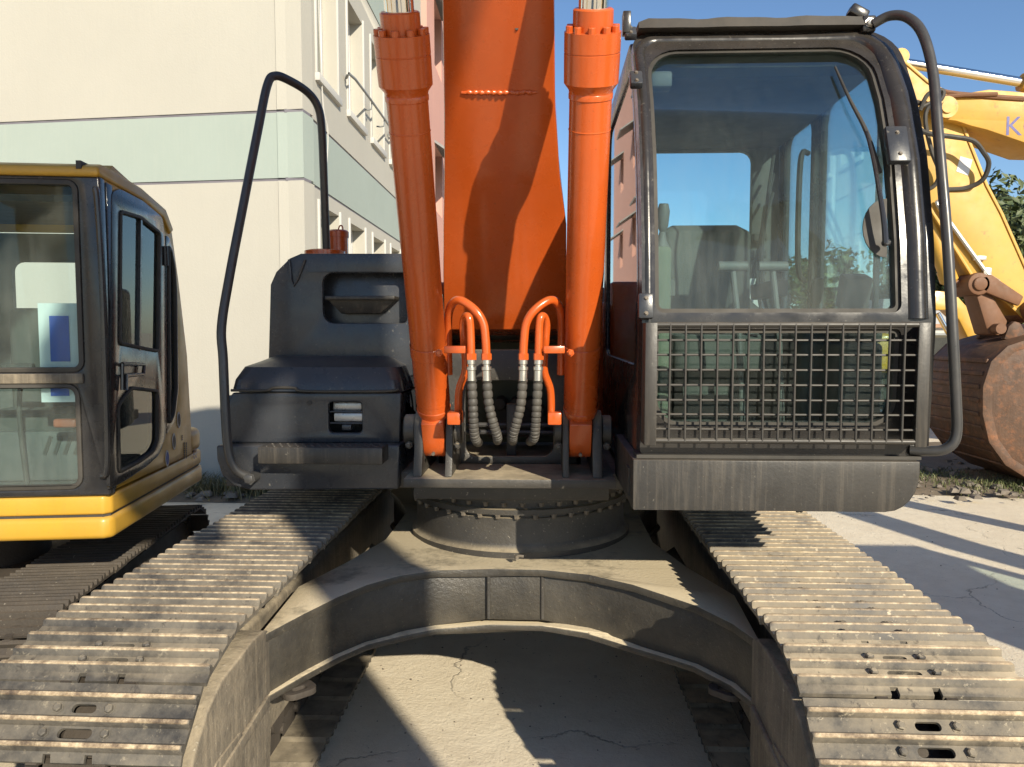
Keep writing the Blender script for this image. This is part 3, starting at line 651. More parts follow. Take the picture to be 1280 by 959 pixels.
# tank behind
YT = 3.55
UB = MB(); o = [fx(335, 470, YT), fx(338, 356, YT), fx(345, 340, YT), fx(362, 323, YT), fx(376, 317, YT), fx(512, 317, YT), fx(516, 470, YT)]
rec = rrect(*fx(404, 404, YT), *fx(508, 341, YT), (.05, .02, .02, .05), 5)
UB.plate(o, [rec], lambda u, v, t: (u, t, v), YT, YT + .03); TK = UB.build('tank', 'charcoal', EX, .010, 3)
b = MB(); b.plate(o, [], lambda u, v, t: (u, t, v), YT + .10, 4.6); b.plate(o, [offset(o, .02)], lambda u, v, t: (u, t, v), YT + .029, YT + .11); b.build('tank_body', 'charcoal', TK, .006)
b = MB(); x, z = fx(408, 392, YT); xe, ze = fx(494, 370, YT)
b.box(x, xe, YT - .02, YT + .11, ze - .018, ze); b.loft([[(x, YT + .02, ze - .015), (xe, YT + .02, ze - .015), (xe, YT + .10, ze - .015), (x, YT + .10, ze - .015)], [(x + .06, YT + .04, z), (xe - .08, YT + .04, z), (xe - .08, YT + .10, z), (x + .06, YT + .10, z)]]); b.build('tank_step', 'charcoal_dusty', TK, .004)
b = MB(); p = W(367, 330, YT); b.tube([p + V(-.02, -.004, .02), p + V(0, -.005, -.10), p + V(.055, -.004, .02)], .006, 8, 3); b.build('arrow_mark', 'charcoal', TK)
p = W(406, 313, 3.85); b = MB(); b.lathe(p + V(0, 0, -.06), p + V(0, 0, 1), [(0, .10), (.055, .10), (.06, .085)], 28); b.build('filler_ring', 'orange', TK)
p = W(423, 314, 4.05); b = MB(); b.lathe(p + V(0, 0, -.03), p + V(0, 0, 1), [(0, .05), (.10, .05), (.10, .056), (.13, .056), (.138, .046)], 24); b.tube([p + V(0, 0, .105), p + V(.008, 0, .13), p + V(.022, 0, .13), p + V(.026, 0, .105)], .004, 6, 4); b.build('exhaust_cap', 'orange', TK)
hr = [(313, 597, 3.20), (296, 588, 3.17), (286, 565, 3.16), (282, 520, 3.16), (279, 450, 3.18), (277, 408, 3.20), (287, 345, 3.26), (303, 262, 3.34), (322, 165, 3.43), (334, 107, 3.48), (344, 95, 3.51), (362, 101, 3.57), (384, 115, 3.66), (397, 133, 3.71), (402, 160, 3.74), (405, 230, 3.80), (408, 312, 3.86)]
b = MB(); b.tube([W(*q) for q in hr], .0195, 14, 6); HR = b.build('handrail', 'tube_grey', EX)
b = MB(); p = W(315, 597, 3.2); b.cyl(p + V(0, .06, 0), p + V(0, -.03, 0), .024, 14); b.hexbolt(p + V(0, -.03, 0), (0, -1, 0), .02, .014); b.build('rail_bolt', 'tube_grey', HR)
# --- house behind
b = MB(); b.box(-1.28, .42, 4.62, 5.55, 1.17, 2.08); b.build('engine_hood', 'orange', EX, .03, 3)
b = MB(); b.box(.43, 1.34, 4.45, 5.55, 1.17, 1.95); b.build('side_door', 'orange', EX, .03, 3)
b = MB(); o = [(-1.32, 5.57), (1.34, 5.57), (1.34, 5.9), (1.0, 6.4), (.4, 6.62), (-.4, 6.62), (-1.0, 6.4), (-1.32, 5.9)]; b.plate(o, [], lambda u, v, t: (u, v, t), 1.08, 2.1); b.build('counterweight', 'charcoal', EX, .05, 3)
# --- cab
def cabY(z):
    T = [(1.0, 2.665), (1.36, 2.66), (1.82, 2.64), (2.1, 2.675), (2.38, 2.74), (2.60, 2.83), (2.745, 2.92), (2.935, 3.06), (3.07, 3.16)]
    for (a, ya), (c, yc) in zip(T, T[1:]):
        if z <= c: return ya + (yc - ya) * max(0, (z - a) / (c - a))
    return T[-1][1]
XL, XR = .453, 1.432
fmapc = lambda u, v, t: (u, cabY(v) + t, v)
outer = rrect(XL, 1.355, XR, 2.925, (.02, .02, .13, .07), 6, .05)
h_up = rrect(XL + .045, 1.845, XR - .112, 2.838, (.03, .03, .13, .12), 6, .05); h_lo = rrect(XL + .045, 1.455, XR - .112, 1.79, (.09, .09, .02, .02), 5, .05)
CAB = MB().plate(outer, [h_up, h_lo], fmapc, 0, .085).build('cab', 'cab_paint', EX, .020, 3)
for h, nm, gm in ((h_up, 'windshield', 'glass'), (h_lo, 'lower_window', 'glass_clean')):
    b = MB(); b.plate(offset(h, -.006), [offset(h, .014)], fmapc, .012, .055); b.build('window_seal', 'rubber', CAB, .004)
    z0, z1 = min(p[1] for p in h), max(p[1] for p in h); x0, x1 = min(p[0] for p in h), max(p[0] for p in h)
    # pane: strips in z, rounded ends follow the seal
    n = 24; secs = []
    for k in range(n + 1):
        z = z0 + (z1 - z0) * k / n; xs = []
        for i in range(len(h)):
            p, q = h[i], h[(i + 1) % len(h)]
            if (p[1] - z) * (q[1] - z) <= 0 and abs(p[1] - q[1]) > 1e-6: xs.append(p[0] + (q[0] - p[0]) * (z - p[1]) / (q[1] - p[1]))
        if len(xs) < 2: xs = [x0 + .12, x1 - .12]
        a, c = min(xs), max(xs); secs.append([fmapc(a, z, .032), fmapc(c, z, .032), fmapc(c, z, .037), fmapc(a, z, .037)])
    b = MB(); b.loft(secs); b.build(nm, gm, CAB, 0, 2, 60)
# sides
def side(x0, x1, holes, name, zb=1.2):
    fe = [(cabY(z) + .084, z) for z in [zb + (2.915 - zb) * k / 22 for k in range(23)]]
    o = [(4.35, zb)] + [(4.35, 2.77), (4.30, 2.88), (4.2, 2.915)] + fe[::-1]
    b = MB(); b.plate(o, holes, lambda u, v, t: (t, u, v), x0, x1); s_ = b.build(name, 'cab_paint', CAB, .010, 2)
    return s_
def slant(y1, z0, z1, r, dy):
    L = rrect(0, z0, 1, z1, 0, 1); pts = []
    n = 12
    pts += [(cabY(z0 + r) + dy + r, z0), (y1 - r, z0), (y1 - r * .3, z0 + r * .3), (y1, z0 + r), (y1, z1 - r), (y1 - r * .3, z1 - r * .3), (y1 - r, z1)]
    pts += [(cabY(z1) + dy + r, z1)] + [(cabY(z) + dy, z) for z in [z1 - r - (z1 - z0 - 2 * r) * k / n for k in range(n + 1)]]
    return pts
hl = slant(4.18, 1.66, 2.81, .08, .15); side(XL, XL + .035, [hl], 'side_panel')
hd = slant(3.68, 1.48, 2.81, .08, .14); hq = rrect(3.82, 1.72, 4.22, 2.80, .07, 4)
side(XR - .035, XR, [hd, hq], 'door')
for h, x, nm in ((hl, XL + .012, 'side_window'), (hd, XR - .02, 'door_window'), (hq, XR - .02, 'quarter_window')):
    b = MB(); b.plate(offset(h, -.004), [], lambda u, v, t: (t, u, v), x, x + .005); b.build(nm, 'glass_side' if x < 1 else 'glass_clean', CAB)
b = MB(); b.box(XR - .03, XR - .012, 3.06, 3.08, 1.5, 2.80); b.build('door_divider', 'cab_paint', CAB)
b = MB(); b.plate([(XL + .036, 1.2), (XR - .036, 1.2), (XR - .036, 2.91), (XL + .036, 2.91)], [rrect(.60, 1.86, 1.25, 2.76, .06, 4)], lambda u, v, t: (u, t, v), 4.30, 4.35); b.build('rear_panel', 'plastic', CAB, .008)
b = MB(); b.plate(rrect(.60, 1.86, 1.25, 2.76, .06, 4), [], lambda u, v, t: (u, t, v), 4.32, 4.325); b.build('rear_window', 'glass_clean', CAB)
b = MB(); b.loft([[(XL + .01, cabY(2.92) + .03, 2.895), (XR - .02, cabY(2.92) + .03, 2.895), (XR - .02, 4.33, 2.885), (XL + .01, 4.33, 2.885)], [(XL + .03, cabY(2.92) + .06, 2.945), (XR - .06, cabY(2.92) + .06, 2.945), (XR - .06, 4.30, 2.935), (XL + .03, 4.30, 2.935)]]); b.build('roof', 'cab_paint', CAB, .015, 3)
# wavy rain visor
n = 24; secs = []
for k in range(n + 1):
    u = k / n; x = XL + .02 + (XR - .10 - XL) * u; wv = .0035 * math.sin(u * 19) + .002 * math.sin(u * 37 + 1)
    e = .012 if 0 < k < n else 0
    secs.append([(x, 2.985, 2.918 + wv * .2), (x, 3.12, 2.925), (x, 3.15, 2.960 + e + wv), (x, 3.0, 2.944 + e + wv * .8)])
b = MB(); b.loft(secs); b.build('visor', 'rubber', CAB)
b = MB(); b.box(XL + .03, XR - .03, 2.76, 4.32, 1.30, 1.355); b.build('floor', 'plastic', CAB, .004)
b = MB(); b.box(XL - .002, XR, 2.76, 4.32, 1.20, 1.295); b.build('cab_base', 'cab_paint', CAB, .006)
# lower skirt
o = [(.425, 1.340), (.425, 1.172)] ; zb = 1.172
a0 = fx(1108, 632, 2.62); e0 = fx(1150, 568, 2.62)
o = [(.425, zb), (a0[0] - .02, zb)]
for k in range(7): t = k / 6; o.append((a0[0] + (e0[0] - a0[0]) * math.sin(t * math.pi / 2), zb + (1.30 - zb) * (1 - math.cos(t * math.pi / 2))))
o += [(e0[0], 1.345), (.425, 1.345)]
b = MB(); b.plate(o, [], lambda u, v, t: (u, t, v), 2.615, 3.28); SK = b.build('front_skirt', 'charcoal_dusty', EX, .008, 3)
b = MB(); q = W(1000, 633, 2.625)
for dx in (0, .012): b.hexbolt((q.x + dx, 2.65, zb), (0, 0, -1), .006, .012)
b.build('skirt_bolt', 'bolt', SK)
b = MB(); b.box(.419, .4245, 2.70, 2.78, 1.20, 1.30); b.build('plate_label', 'charcoal_dusty', SK)
b = MB(); b.box(.44, 1.40, 2.64, 2.75, 1.3465, 1.358); b.build('sill_gap', 'rubber', SK)
# pillar tubes and hinge brackets
pth = [(XR - .058, 1.82), (XR - .058, 2.30), (XR - .058, 2.74)]
for k in range(1, 7): a = R(90 * k / 6); pth.append((XR - .178 + .12 * math.cos(a), 2.76 + .12 * math.sin(a)))
for k in range(0, 5): a = R(90 + 90 * k / 4); pth.append((XL + .094 + .072 * math.cos(a), 2.812 + .072 * math.sin(a)))
pth += [(XL + .022, 1.40)]
pd = []
for p, q in zip(pth, pth[1:]):
    n = max(1, int(math.dist(p, q) / .06)); pd += [(p[0] + (q[0] - p[0]) * i / n, p[1] + (q[1] - p[1]) * i / n) for i in range(n)]
pd.append(pth[-1])
b = MB(); b.tube([(x, cabY(z) + .026 - .010 * max(0, (1.2 - x)), z) for x, z in pd], .024, 16, 0, rf=lambda j, k: (.043 - .016 * min(1, max(0, (j / k - .27) / .12))) - .005 * min(1, max(0, (j / k - .55) / .1))); b.build('frame_tube', 'cab_paint', CAB)
def brk(px, py, w_, h_, Y, th=.03):
    p = W(px, py, Y); g = MB(); sl = (cabY(p.z + .05) - cabY(p.z - .05)) / .1; rot = Matrix.Rotation(-math.atan(sl), 3, 'X')
    g.obox(p, w_, th, h_, rot); o_ = g.build('bracket', 'charcoal', CAB, .006)
    for s_ in (-1, 1): g = MB(); q = p + rot @ V(0, -th / 2, s_ * h_ * .3); g.hexbolt(q, rot @ V(0, -1, 0), .006, .006); g.build('bracket_bolt', 'bolt', o_)
brk(795, 100, .045, .065, 2.83); brk(807, 383, .05, .085, 2.615); brk(1121, 182, .072, .135, 2.69, .03); brk(788, 42, .045, .05, 3.0)
p = W(1086, 30, 3.0); b = MB(); b.obox(p + V(0, .02, 0), .05, .06, .06); b.obox(p + V(-.03, .03, .05), .07, .05, .04, Matrix.Rotation(.5, 3, 'Y')); b.build('rail_mount', 'cab_paint', CAB, .008)
b = MB(); b.hexbolt(p + V(0, -.012, 0), (0, -1, 0), .014, .012); b.build('rail_bolt', 'zinc', CAB)
p = W(783, 30, 3.0); b = MB(); b.obox(p, .03, .05, .08); b.build('corner_post', 'cab_paint', CAB, .004)
rl = [(1092, 30, 2.98), (1112, 20, 2.95), (1134, 22, 2.90), (1153, 42, 2.84), (1166, 90, 2.78), (1173, 170, 2.70), (1184, 300, 2.63), (1191, 420, 2.60), (1195, 500, 2.60), (1196, 535, 2.60), (1192, 553, 2.60), (1180, 562, 2.61), (1162, 564, 2.63), (1138, 563, 2.66)]
b = MB(); b.tube([W(*q) for q in rl], .0175, 14, 6); b.build('door_rail', 'tube_grey', CAB)
# wiper
b = MB(); wy = lambda x, y, o_: W(x, y, 2.70) 
def onw(px, py, t):
    p = W(px, py, 2.72)
    for _ in range(4): p = W(px, py, cabY(p.z) + t)
    return p
b.tube([onw(1107, 304, -.02), onw(1104, 270, -.03), onw(1093, 205, -.03), onw(1083, 165, -.015)], .009, 8, 4, rf=lambda j, k: .011 - .006 * j / k); WI = b.build('wiper', 'black_paint', CAB)
b = MB(); b.tube([onw(1044, 84, .012), onw(1062, 124, .010), onw(1083, 165, .008), (onw(1100, 216, .008))], .008, 8, 5, rf=lambda j, k: .004 + .004 * min(1, j / k * 1.5)); b.build('blade', 'rubber', WI)
p = onw(1106, 304, -.005); b = MB(); b.lathe(p, p + V(0, -1, 0), [(0, .012), (.02, .012), (.024, .007)], 14); b.build('pivot', 'black_paint', WI)
o = []
for k in range(13): a = R(90 + 180 * k / 12); q = onw(1109 + 30 * math.cos(a), 285 - 37 * math.sin(a), .02); o.append((q.x, q.z))
b = MB(); b.plate(o, [], lambda u, v, t: (u, cabY(v) + t, v), .022, .028); b.build('wiper_plate', 'rubber', CAB)
b = MB(); q0, q1 = W(1026, 402, 2.66), W(1114, 386, 2.66); b.plate(rrect(q0.x, q0.z, q1.x, q1.z, .008), [], fmapc, .018, .026); b.build('tray', 'plastic', CAB)
# --- front guard
YG = 2.565
gz0, gz1 = W(900, 553, YG).z, W(900, 405, YG).z
GD = empty('window_guard', W(983, 553, YG), parent=EX)
for xa, xb in ((W(806, 480, YG).x, W(821, 480, YG).x), (W(1146, 480, YG).x, W(1161, 480, YG).x)):
    if xa < 1: o = [(xa, YG - .004), (xb, YG - .004), (xb, YG + .004), (xa + .007, YG + .004), (xa + .007, YG + .10), (xa, YG + .10)]
    else: o = [(xb, YG - .004), (xb, YG + .10), (xb - .007, YG + .10), (xb - .007, YG + .004), (xa, YG + .004), (xa, YG - .004)]
    b = MB(); b.plate(o, [], lambda u, v, t: (u, v, t), gz0 - .012, gz1 + .004); b.build('guard_plate', 'charcoal_dusty', GD, .002)
xa, xb = W(820, 480, YG).x, W(1147, 480, YG).x
hb = MB().cyl((-(xb - xa) / 2, 0, 0), ((xb - xa) / 2, 0, 0), .0040, 10).mesh('guard_bar', 'guard')
vb = MB().cyl((0, 0, -(gz1 - gz0) / 2), (0, 0, (gz1 - gz0) / 2), .0040, 10).mesh('guard_bar', 'guard')
for y in (425.5, 444, 463, 482, 501, 519, 537.5):
    place(bpy.data.objects.new('guard_bar', hb), V((xa + xb) / 2, YG + .010, W(980, y, YG).z), GD)
for k in range(16):
    o_ = place(bpy.data.objects.new('guard_bar', vb), V(W(838 + 19.55 * k, 440, YG).x + random.uniform(-.0015, .0015), YG, (gz0 + gz1) / 2), GD); o_.rotation_euler = (0, random.uniform(-.006, .006), 0)
for z in (gz0 + .004, gz1 - .003):
    b = MB(); b.cyl((xa, YG + .006, z), (xb, YG + .006, z), .0095, 12); b.build('guard_rod', 'guard', GD)
# --- cab interior
ST = MB(); ST.loft([[(x, 3.72 + d, z) for x, d in ((.66, 0), (.70, -.05), (1.06, -.05), (1.10, 0), (1.06, .10), (.70, .10))] for z in (1.75, 1.9, 2.15, 2.25)] + [[(.72, 3.74, 2.285), (.75, 3.72, 2.285), (1.01, 3.72, 2.285), (1.04, 3.74, 2.285), (1.01, 3.80, 2.285), (.75, 3.80, 2.285)]])
ST.loft([[(x, y, z) for x, y in rrect(.65, 3.2, 1.11, 3.75, .08, 4)] for z in (1.62, 1.66, 1.74, 1.77)]); ST.box(.72, 1.04, 3.35, 3.7, 1.356, 1.62); SEAT = ST.build('seat', 'seat', CAB, .015, 2)
b = MB(); b.loft([[(x, y, z) for x, y in rrect(.53, 3.1, .63, 3.7, .04, 4)] for z in (1.36, 2.0, 2.09, 2.12)]); b.build('console', 'seat_green', CAB, .012)
b = MB(); b.loft([[(x, y, z) for x, y in rrect(1.14, 3.1, 1.32, 3.75, .04, 4)] for z in (1.36, 1.78, 1.82)]); b.build('console', 'plastic', CAB, .012)
b = MB(); b.box(1.2, 1.36, 2.86, 3.06, 1.355, 1.74); b.build('side_pod', 'plastic', CAB, .02, 3)
for px in (916, 966):
    p = W(px, 333, 3.02); b = MB(); b.tube([V(p.x + .05, 3.02, 1.36), V(p.x + .03, 3.02, 1.75), V(p.x, 3.02, p.z - .02)], .012, 10, 3); b.cyl(p + V(-.055, 0, 0), p + V(.055, 0, 0), .019, 12); b.build('travel_lever', 'plastic', CAB, .0)
    b = MB(); b.obox(V(p.x + .05, 2.93, 1.40), .10, .20, .02, Matrix.Rotation(-.5, 3, 'X')); b.build('pedal', 'plastic', CAB, .005)
for x, y in ((.60, 3.2), (1.22, 3.2)):
    b = MB(); z = 2.12 if x < 1 else 1.82; b.lathe((x, y, z), (x, y - .05, z + .2), [(0, .035), (.03, .02), (.07, .012), (.09, .022), (.15, .026), (.18, .018)], 14); b.build('joystick', 'plastic', CAB)
b = MB(); b.obox(V(1.30, 3.0, 1.93), .10, .08, .13, Matrix.Rotation(.3, 3, 'X')); b.build('monitor', 'plastic', CAB, .008)
for k in range(4):
    b = MB(); x = 1.27; b.box(x - .02, x + .05, 4.24, 4.29, 2.0 + k * .09, 2.04 + k * .09); b.build('switch', 'rubber', CAB, .004)
b = MB(); b.tube([(1.30, 4.2, 2.45), (1.24, 4.1, 2.2), (1.16, 4.0, 2.0)], .014, 8, 5); b.build('cable_run', 'rubber', CAB)
b = MB(); b.loft([[(x, y, z) for x, y in rrect(.5, 3.1, 1.38, 4.28, .05, 4)] for z in (2.77, 2.83, 2.88)]); b.build('headliner', 'rubber', CAB)
for x in (.645, 1.115):
    b = MB(); b.loft([[(xx, y, z) for xx, y in rrect(x - .03, 3.28, x + .03, 3.68, .025, 4)] for z in (1.93, 1.95, 1.985, 2.0)]); b.build('armrest', 'seat', CAB, .008)
b = MB(); b.tube([(1.36, 3.74, 2.62), (1.30, 3.66, 2.56), (1.30, 3.66, 2.10), (1.36, 3.74, 2.02)], .013, 8, 6); b.build('grab_bar', 'rubber', CAB)
for k in range(3):
    b = MB(); b.tube([(1.34, 4.22, 2.72 - .1 * k), (1.26 - .02 * k, 4.05, 2.42 - .12 * k), (1.20, 3.9, 2.1 - .1 * k), (1.22, 3.8, 1.86)], .009, 6, 6); b.build('cable_run', 'rubber', CAB)
b = MB(); b.add([(1.10, 3.96, 2.05), (1.20, 3.98, 2.05), (1.25, 4.0, 1.88), (1.18, 3.98, 1.93)], [(0, 1, 2, 3)]); b.add([(1.10, 3.963, 2.05), (1.20, 3.983, 2.05), (1.25, 4.003, 1.88), (1.18, 3.983, 1.93)], [(3, 2, 1, 0)]); b.v[3]; b.f.append((0, 4, 5, 1)); b.build('instruction_sheet', 'paper_white', CAB)
b = MB(); b.obox(V(1.30, 2.98, 1.80), .16, .14, .10, Matrix.Rotation(.2, 3, 'X')); b.build('switch_panel', 'plastic', CAB, .012)
for k in range(5):
    b = MB(); b.obox(V(1.25 + .025 * k, 2.905, 1.80 + .005), .016, .012, .03, Matrix.Rotation(.2, 3, 'X')); b.build('switch', 'plastic_light', CAB, .002)
for x in (.62, .80):
    b = MB(); b.obox(V(x, 2.86, 1.39), .12, .16, .015, Matrix.Rotation(-.3, 3, 'X')); b.build('foot_rest', 'plastic_light', CAB, .004)
b = MB(); b.box(.52, .60, 2.98, 3.06, 2.70, 2.76); b.build('speaker_box', 'plastic', CAB, .01)

# ------------------------------------------------------------------ small yellow excavator on the left
RO = V(-1.778, 3.25, 0); RA = R(8.3)
RM2 = Matrix.Rotation(RA, 3, 'Z')
def S_(px, py, x=0.):                                  # pixel -> (y, z) on the local plane x
    pt = RO + RM2 @ V(x, 0, 0); q = Wpl(px, py, pt, RM2 @ V(1, 0, 0)); l = RM2.transposed() @ (q - RO); return (l.y, l.z)
def F_(px, py, y=0.):                                  # pixel -> (x, z) on the local plane y
    pt = RO + RM2 @ V(0, y, 0); q = Wpl(px, py, pt, RM2 @ V(0, 1, 0)); l = RM2.transposed() @ (q - RO); return (l.x, l.z)
YX = empty('small_excavator', (0, 0, 0), 'small yellow excavator with black framed cab beside the cream wall', 'excavator')
smp = lambda u, v, t: (t, u, v)                        # side plate, t = local x
fmp = lambda u, v, t: (u, t, v)
WCB = 1.02
sil = [S_(125, 621), S_(128, 240), S_(130, 222), S_(141, 207), S_(175, 238), S_(205, 264), S_(215, 291), S_(223, 350), S_(234, 445), S_(239, 535), (S_(239, 535)[0], F_(60, 621)[1])]
sil[0] = (0.054, sil[0][1]); sil[1] = (0.054, sil[1][1]); sil[2] = (.056, sil[2][1] + .0)
w1 = [S_(146, 262), S_(172, 270), S_(197, 290), S_(195, 441), S_(145, 431)]
w2 = [S_(142.5, 507), S_(151, 494), S_(160, 483), S_(194, 487), S_(194, 552), S_(188, 566), S_(172, 578), S_(144.5, 593)]
w3 = [S_(207, 306), S_(211, 312), S_(215, 335), S_(217, 365), S_(218, 488), S_(214, 520), S_(208, 532)]
def rnd(L, r=.03):
    o = []
    for i in range(len(L)):
        a, p, c = Vector(L[i - 1]), Vector(L[i]), Vector(L[(i + 1) % len(L)])
        d1 = (a - p); d2 = (c - p); q = min(r, d1.length * .4, d2.length * .4); s1 = p + d1.normalized() * q; s2 = p + d2.normalized() * q
        for t in (0, .33, .67, 1): o.append(tuple((1 - t) ** 2 * s1 + 2 * t * (1 - t) * p + t * t * s2))
    return o
YC = MB().plate(sil, [rnd(w1), rnd(w2, .05), rnd(w3)], smp, 0, -.05).build('cab', 'yellow', YX, .004, 2)
b = MB(); b.plate(sil, [rnd([(u, v) for u, v in w1]), rnd(w2, .05), rnd(w3)], smp, -WCB + .05, -WCB); b.build('far_side', 'yellow', YC, .012)
# black door skin, proud of the yellow
dr = rnd([S_(133, 612), S_(136, 240), S_(146, 236), S_(175, 251), S_(200, 272), S_(203, 300), S_(204, 545), S_(196, 568), S_(180, 583), S_(156, 599)], .03)
qf = rnd([S_(205, 294), S_(210, 298), S_(216, 318), S_(219.5, 365), S_(221, 488), S_(216.5, 526), S_(207, 542), S_(205, 542)], .02)
DR = MB().plate(dr, [rnd(w1), rnd(w2, .05)], smp, .001, .014).build('door', 'black_paint', YC, .004)
b = MB(); b.plate(qf, [rnd(w3)], smp, .001, .010); b.build('quarter_frame', 'black_paint', YC, .003)
for w_, p_, n_ in ((w1, DR, 'door_window'), (w2, DR, 'door_window'), (w3, YC, 'quarter_window')):
    b = MB(); b.plate(rnd(w_), [], smp, -.004, .004); b.build(n_, 'glass_side', p_)
    b = MB(); b.plate(rnd(w_), [offset(rnd(w_), .014)], smp, .003, .020); b.build('window_seal', 'rubber', p_, .003)
a, c = S_(173, 272), S_(171, 438); b = MB(); b.plate([(a[0] - .01, a[1]), (a[0] + .01, a[1]), (c[0] + .01, c[1]), (c[0] - .01, c[1])], [], smp, .002, .016); b.build('window_divider', 'black_paint', DR)
b = MB(); q = [V(.03, *S_(x, y)) for x, y in ((144, 455), (144, 487), (149, 487), (149, 470), (171, 468), (172, 456), (158, 455), (144, 455))]; b.tube(q, .009, 8, 0); b.build('door_handle', 'black_paint', DR)
b = MB(); q = S_(202, 320); b.cyl((.02, q[0], q[1] - .05), (.02, q[0], q[1] + .05), .014, 10); b.build('hinge', 'black_paint', DR)
cp_ = [S_(125.5, 619), S_(125.5, 226), S_(137, 232), S_(134, 612)]
b = MB(); b.plate([(0.052, cp_[0][1]), (0.052, cp_[1][1]), cp_[2], cp_[3]], [], smp, .0005, .011); b.build('corner_pillar', 'black_paint', YC, .004)
# front: black frame with two windows
zt_ = F_(60, 219)[1]; zb_ = F_(60, 621)[1]; xr_ = 0
up_ = rrect(-WCB + .10, F_(50, 464)[1], F_(103, 400)[0], F_(50, 226)[1], .04, 4); lo_ = rrect(-WCB + .10, F_(50, 611)[1], F_(102, 550)[0], F_(50, 481)[1], .05, 4)
FF = MB().plate([(-WCB, zb_), (.008, zb_), (.008, zt_), (-WCB, zt_)], [up_, lo_], fmp, -.01, .05).build('front_frame', 'black_paint', YC, .012, 3)
for h_, n_ in ((up_, 'windshield'), (lo_, 'lower_window')):
    b = MB(); b.plate(h_, [], fmp, .012, .017); b.build(n_, 'glass', FF)
    b = MB(); b.plate(offset(h_, -.004), [offset(h_, .016)], fmp, -.014, .02); b.build('window_seal', 'rubber', FF, .004)
b = MB(); q = F_(50, 473)[1]; b.box(-WCB + .06, F_(106, 473)[0], -.022, .0, q - .022, q + .02); b.build('cross_bar', 'mud_steel', FF, .005)
b = MB(); b.tube([(-.006, -.03, zt_ - .06), (.004, -.03, zt_ - .10), (.012, -.028, 2.0), (.012, -.028, 1.4), (.005, -.03, zb_ + .12), (-.02, -.02, zb_ + .09)], .014, 10, 6); b.build('corner_rail', 'black_paint', FF)
zr = F_(60, 203)[1]
b = MB(); o = [(-.02, zt_ + .002), (sil[3][0] + .05, zt_ + .002)]; prf = [(-.03, zt_ - .005), (-.03, zr - .02), (.02, zr), (sil[3][0], zr + .0)] + [(y + .004, z + .012) for y, z in sil[4:7]] + [(sil[6][0] - .06, sil[6][1] - .02), (sil[5][0] - .04, sil[5][1] - .045), (sil[4][0], sil[4][1] - .045), (.04, zt_ - .005)]
b.plate(prf, [], smp, .012, -WCB - .01); b.build('roof', 'yellow', YC, .02, 3)
b = MB(); b.box(-.075, -.055, -.035, .3, zr - .03, zr + .004); b.build('roof_seam', 'rubber', YC)
# rear wall, floor, seat
b = MB(); b.box(-WCB + .05, -.05, sil[9][0] - .06, sil[9][0] - .02, .9, 1.35); b.build('rear_wall', 'plastic', YC)
b = MB(); b.plate(rrect(-WCB + .05, 1.3, -.05, 2.30, 0), [rrect(-.80, 1.65, -.28, 2.15, .05, 4)], fmp, .86, .89); b.build('rear_frame', 'plastic', YC)
b = MB(); b.box(-WCB + .06, -.06, .05, .85, 2.34, 2.37); b.build('headliner', 'rubber', YC)
b = MB(); b.box(-WCB + .05, -.05, .05, 1.2, 1.0, 1.08); b.build('floor', 'plastic', YC)
b = MB(); b.loft([[(x, y, z) for x, y in rrect(-.72, .62, -.30, .74, .05, 4)] for z in (1.3, 1.7, 1.85, 1.9)]); b.loft([[(x, y, z) for x, y in rrect(-.74, .3, -.28, .72, .06, 4)] for z in (1.2, 1.28, 1.36, 1.4)]); b.build('seat', 'seat', YC, .02)
b = MB(); q0, q1 = F_(52, 503, .03), F_(99, 460, .03); b.plate(rrect(q0[0], q0[1], q1[0], q1[1] + .28, .0), [], fmp, .03, .034); NT = b.build('notice_sheet', 'paper_white', YC)
for ya, yb in ((495, 470), (452, 395)):
    b = MB(); q0, q1 = F_(64, ya, .03), F_(86, yb, .03); b.plate(rrect(q0[0], q0[1], q1[0], q1[1], 0), [], fmp, .026, .0295); b.build('notice_print', 'paper_blue', NT)
b = MB(); q = F_(82, 529, .12); b.obox(V(q[0], .12, q[1]), .10, .03, .04); b.build('reflector', 'red_reflector', YC, .012, 3)
b = MB(); b.box(-.85, -.1, .28, .5, 1.08, 1.32); b.build('heater_box', 'plastic', YC, .02)
for k in range(4):
    b = MB(); x = -.38 + k * .045; b.obox(V(x, .277, 1.25), .016, .006, .09, Matrix.Rotation(.35, 3, 'Y')); b.build('vent_slot', 'rubber', YC)
for x in (-.45, -.62):
    b = MB(); b.tube([(x, .22, 1.08), (x, .18, 1.4), (x + .01, .20, 1.62)], .011, 8, 4); b.cyl((x - .05, .2, 1.62), (x + .06, .2, 1.62), .018, 10); b.build('travel_lever', 'rubber', YC)
# body skirt under the cab, wrapping the corner and the rounded tail
zt2 = F_(60, 621)[1]; zg = F_(60, 647)[1]; zb2 = F_(60, 685)[1]
TL = S_(255, 560)[0]
pl1 = [(-2.05, 0), (-.03, 0), (0, .03), (0, TL - .08), (-.012, TL - .03), (-.05, TL), (-.2, TL + .2), (-.6, TL + .5), (-1.5, TL + .5), (-2.05, TL)]
b = MB(); b.plate(pl1, [], lambda u, v, t: (u, v, t), zg + .006, zt2 - .003); b.build('body_band', 'yellow', YX, .012, 3)
b = MB(); b.plate(offset(pl1, -.004), [], lambda u, v, t: (u, v, t), zg - .004, zb2 + .03); b.build('body_skirt', 'yellow', YX, .03, 4)
b = MB(); b.plate(offset(pl1, .012), [], lambda u, v, t: (u, v, t), zg - .006, zg + .008); b.build('body_seam', 'rubber', YX)
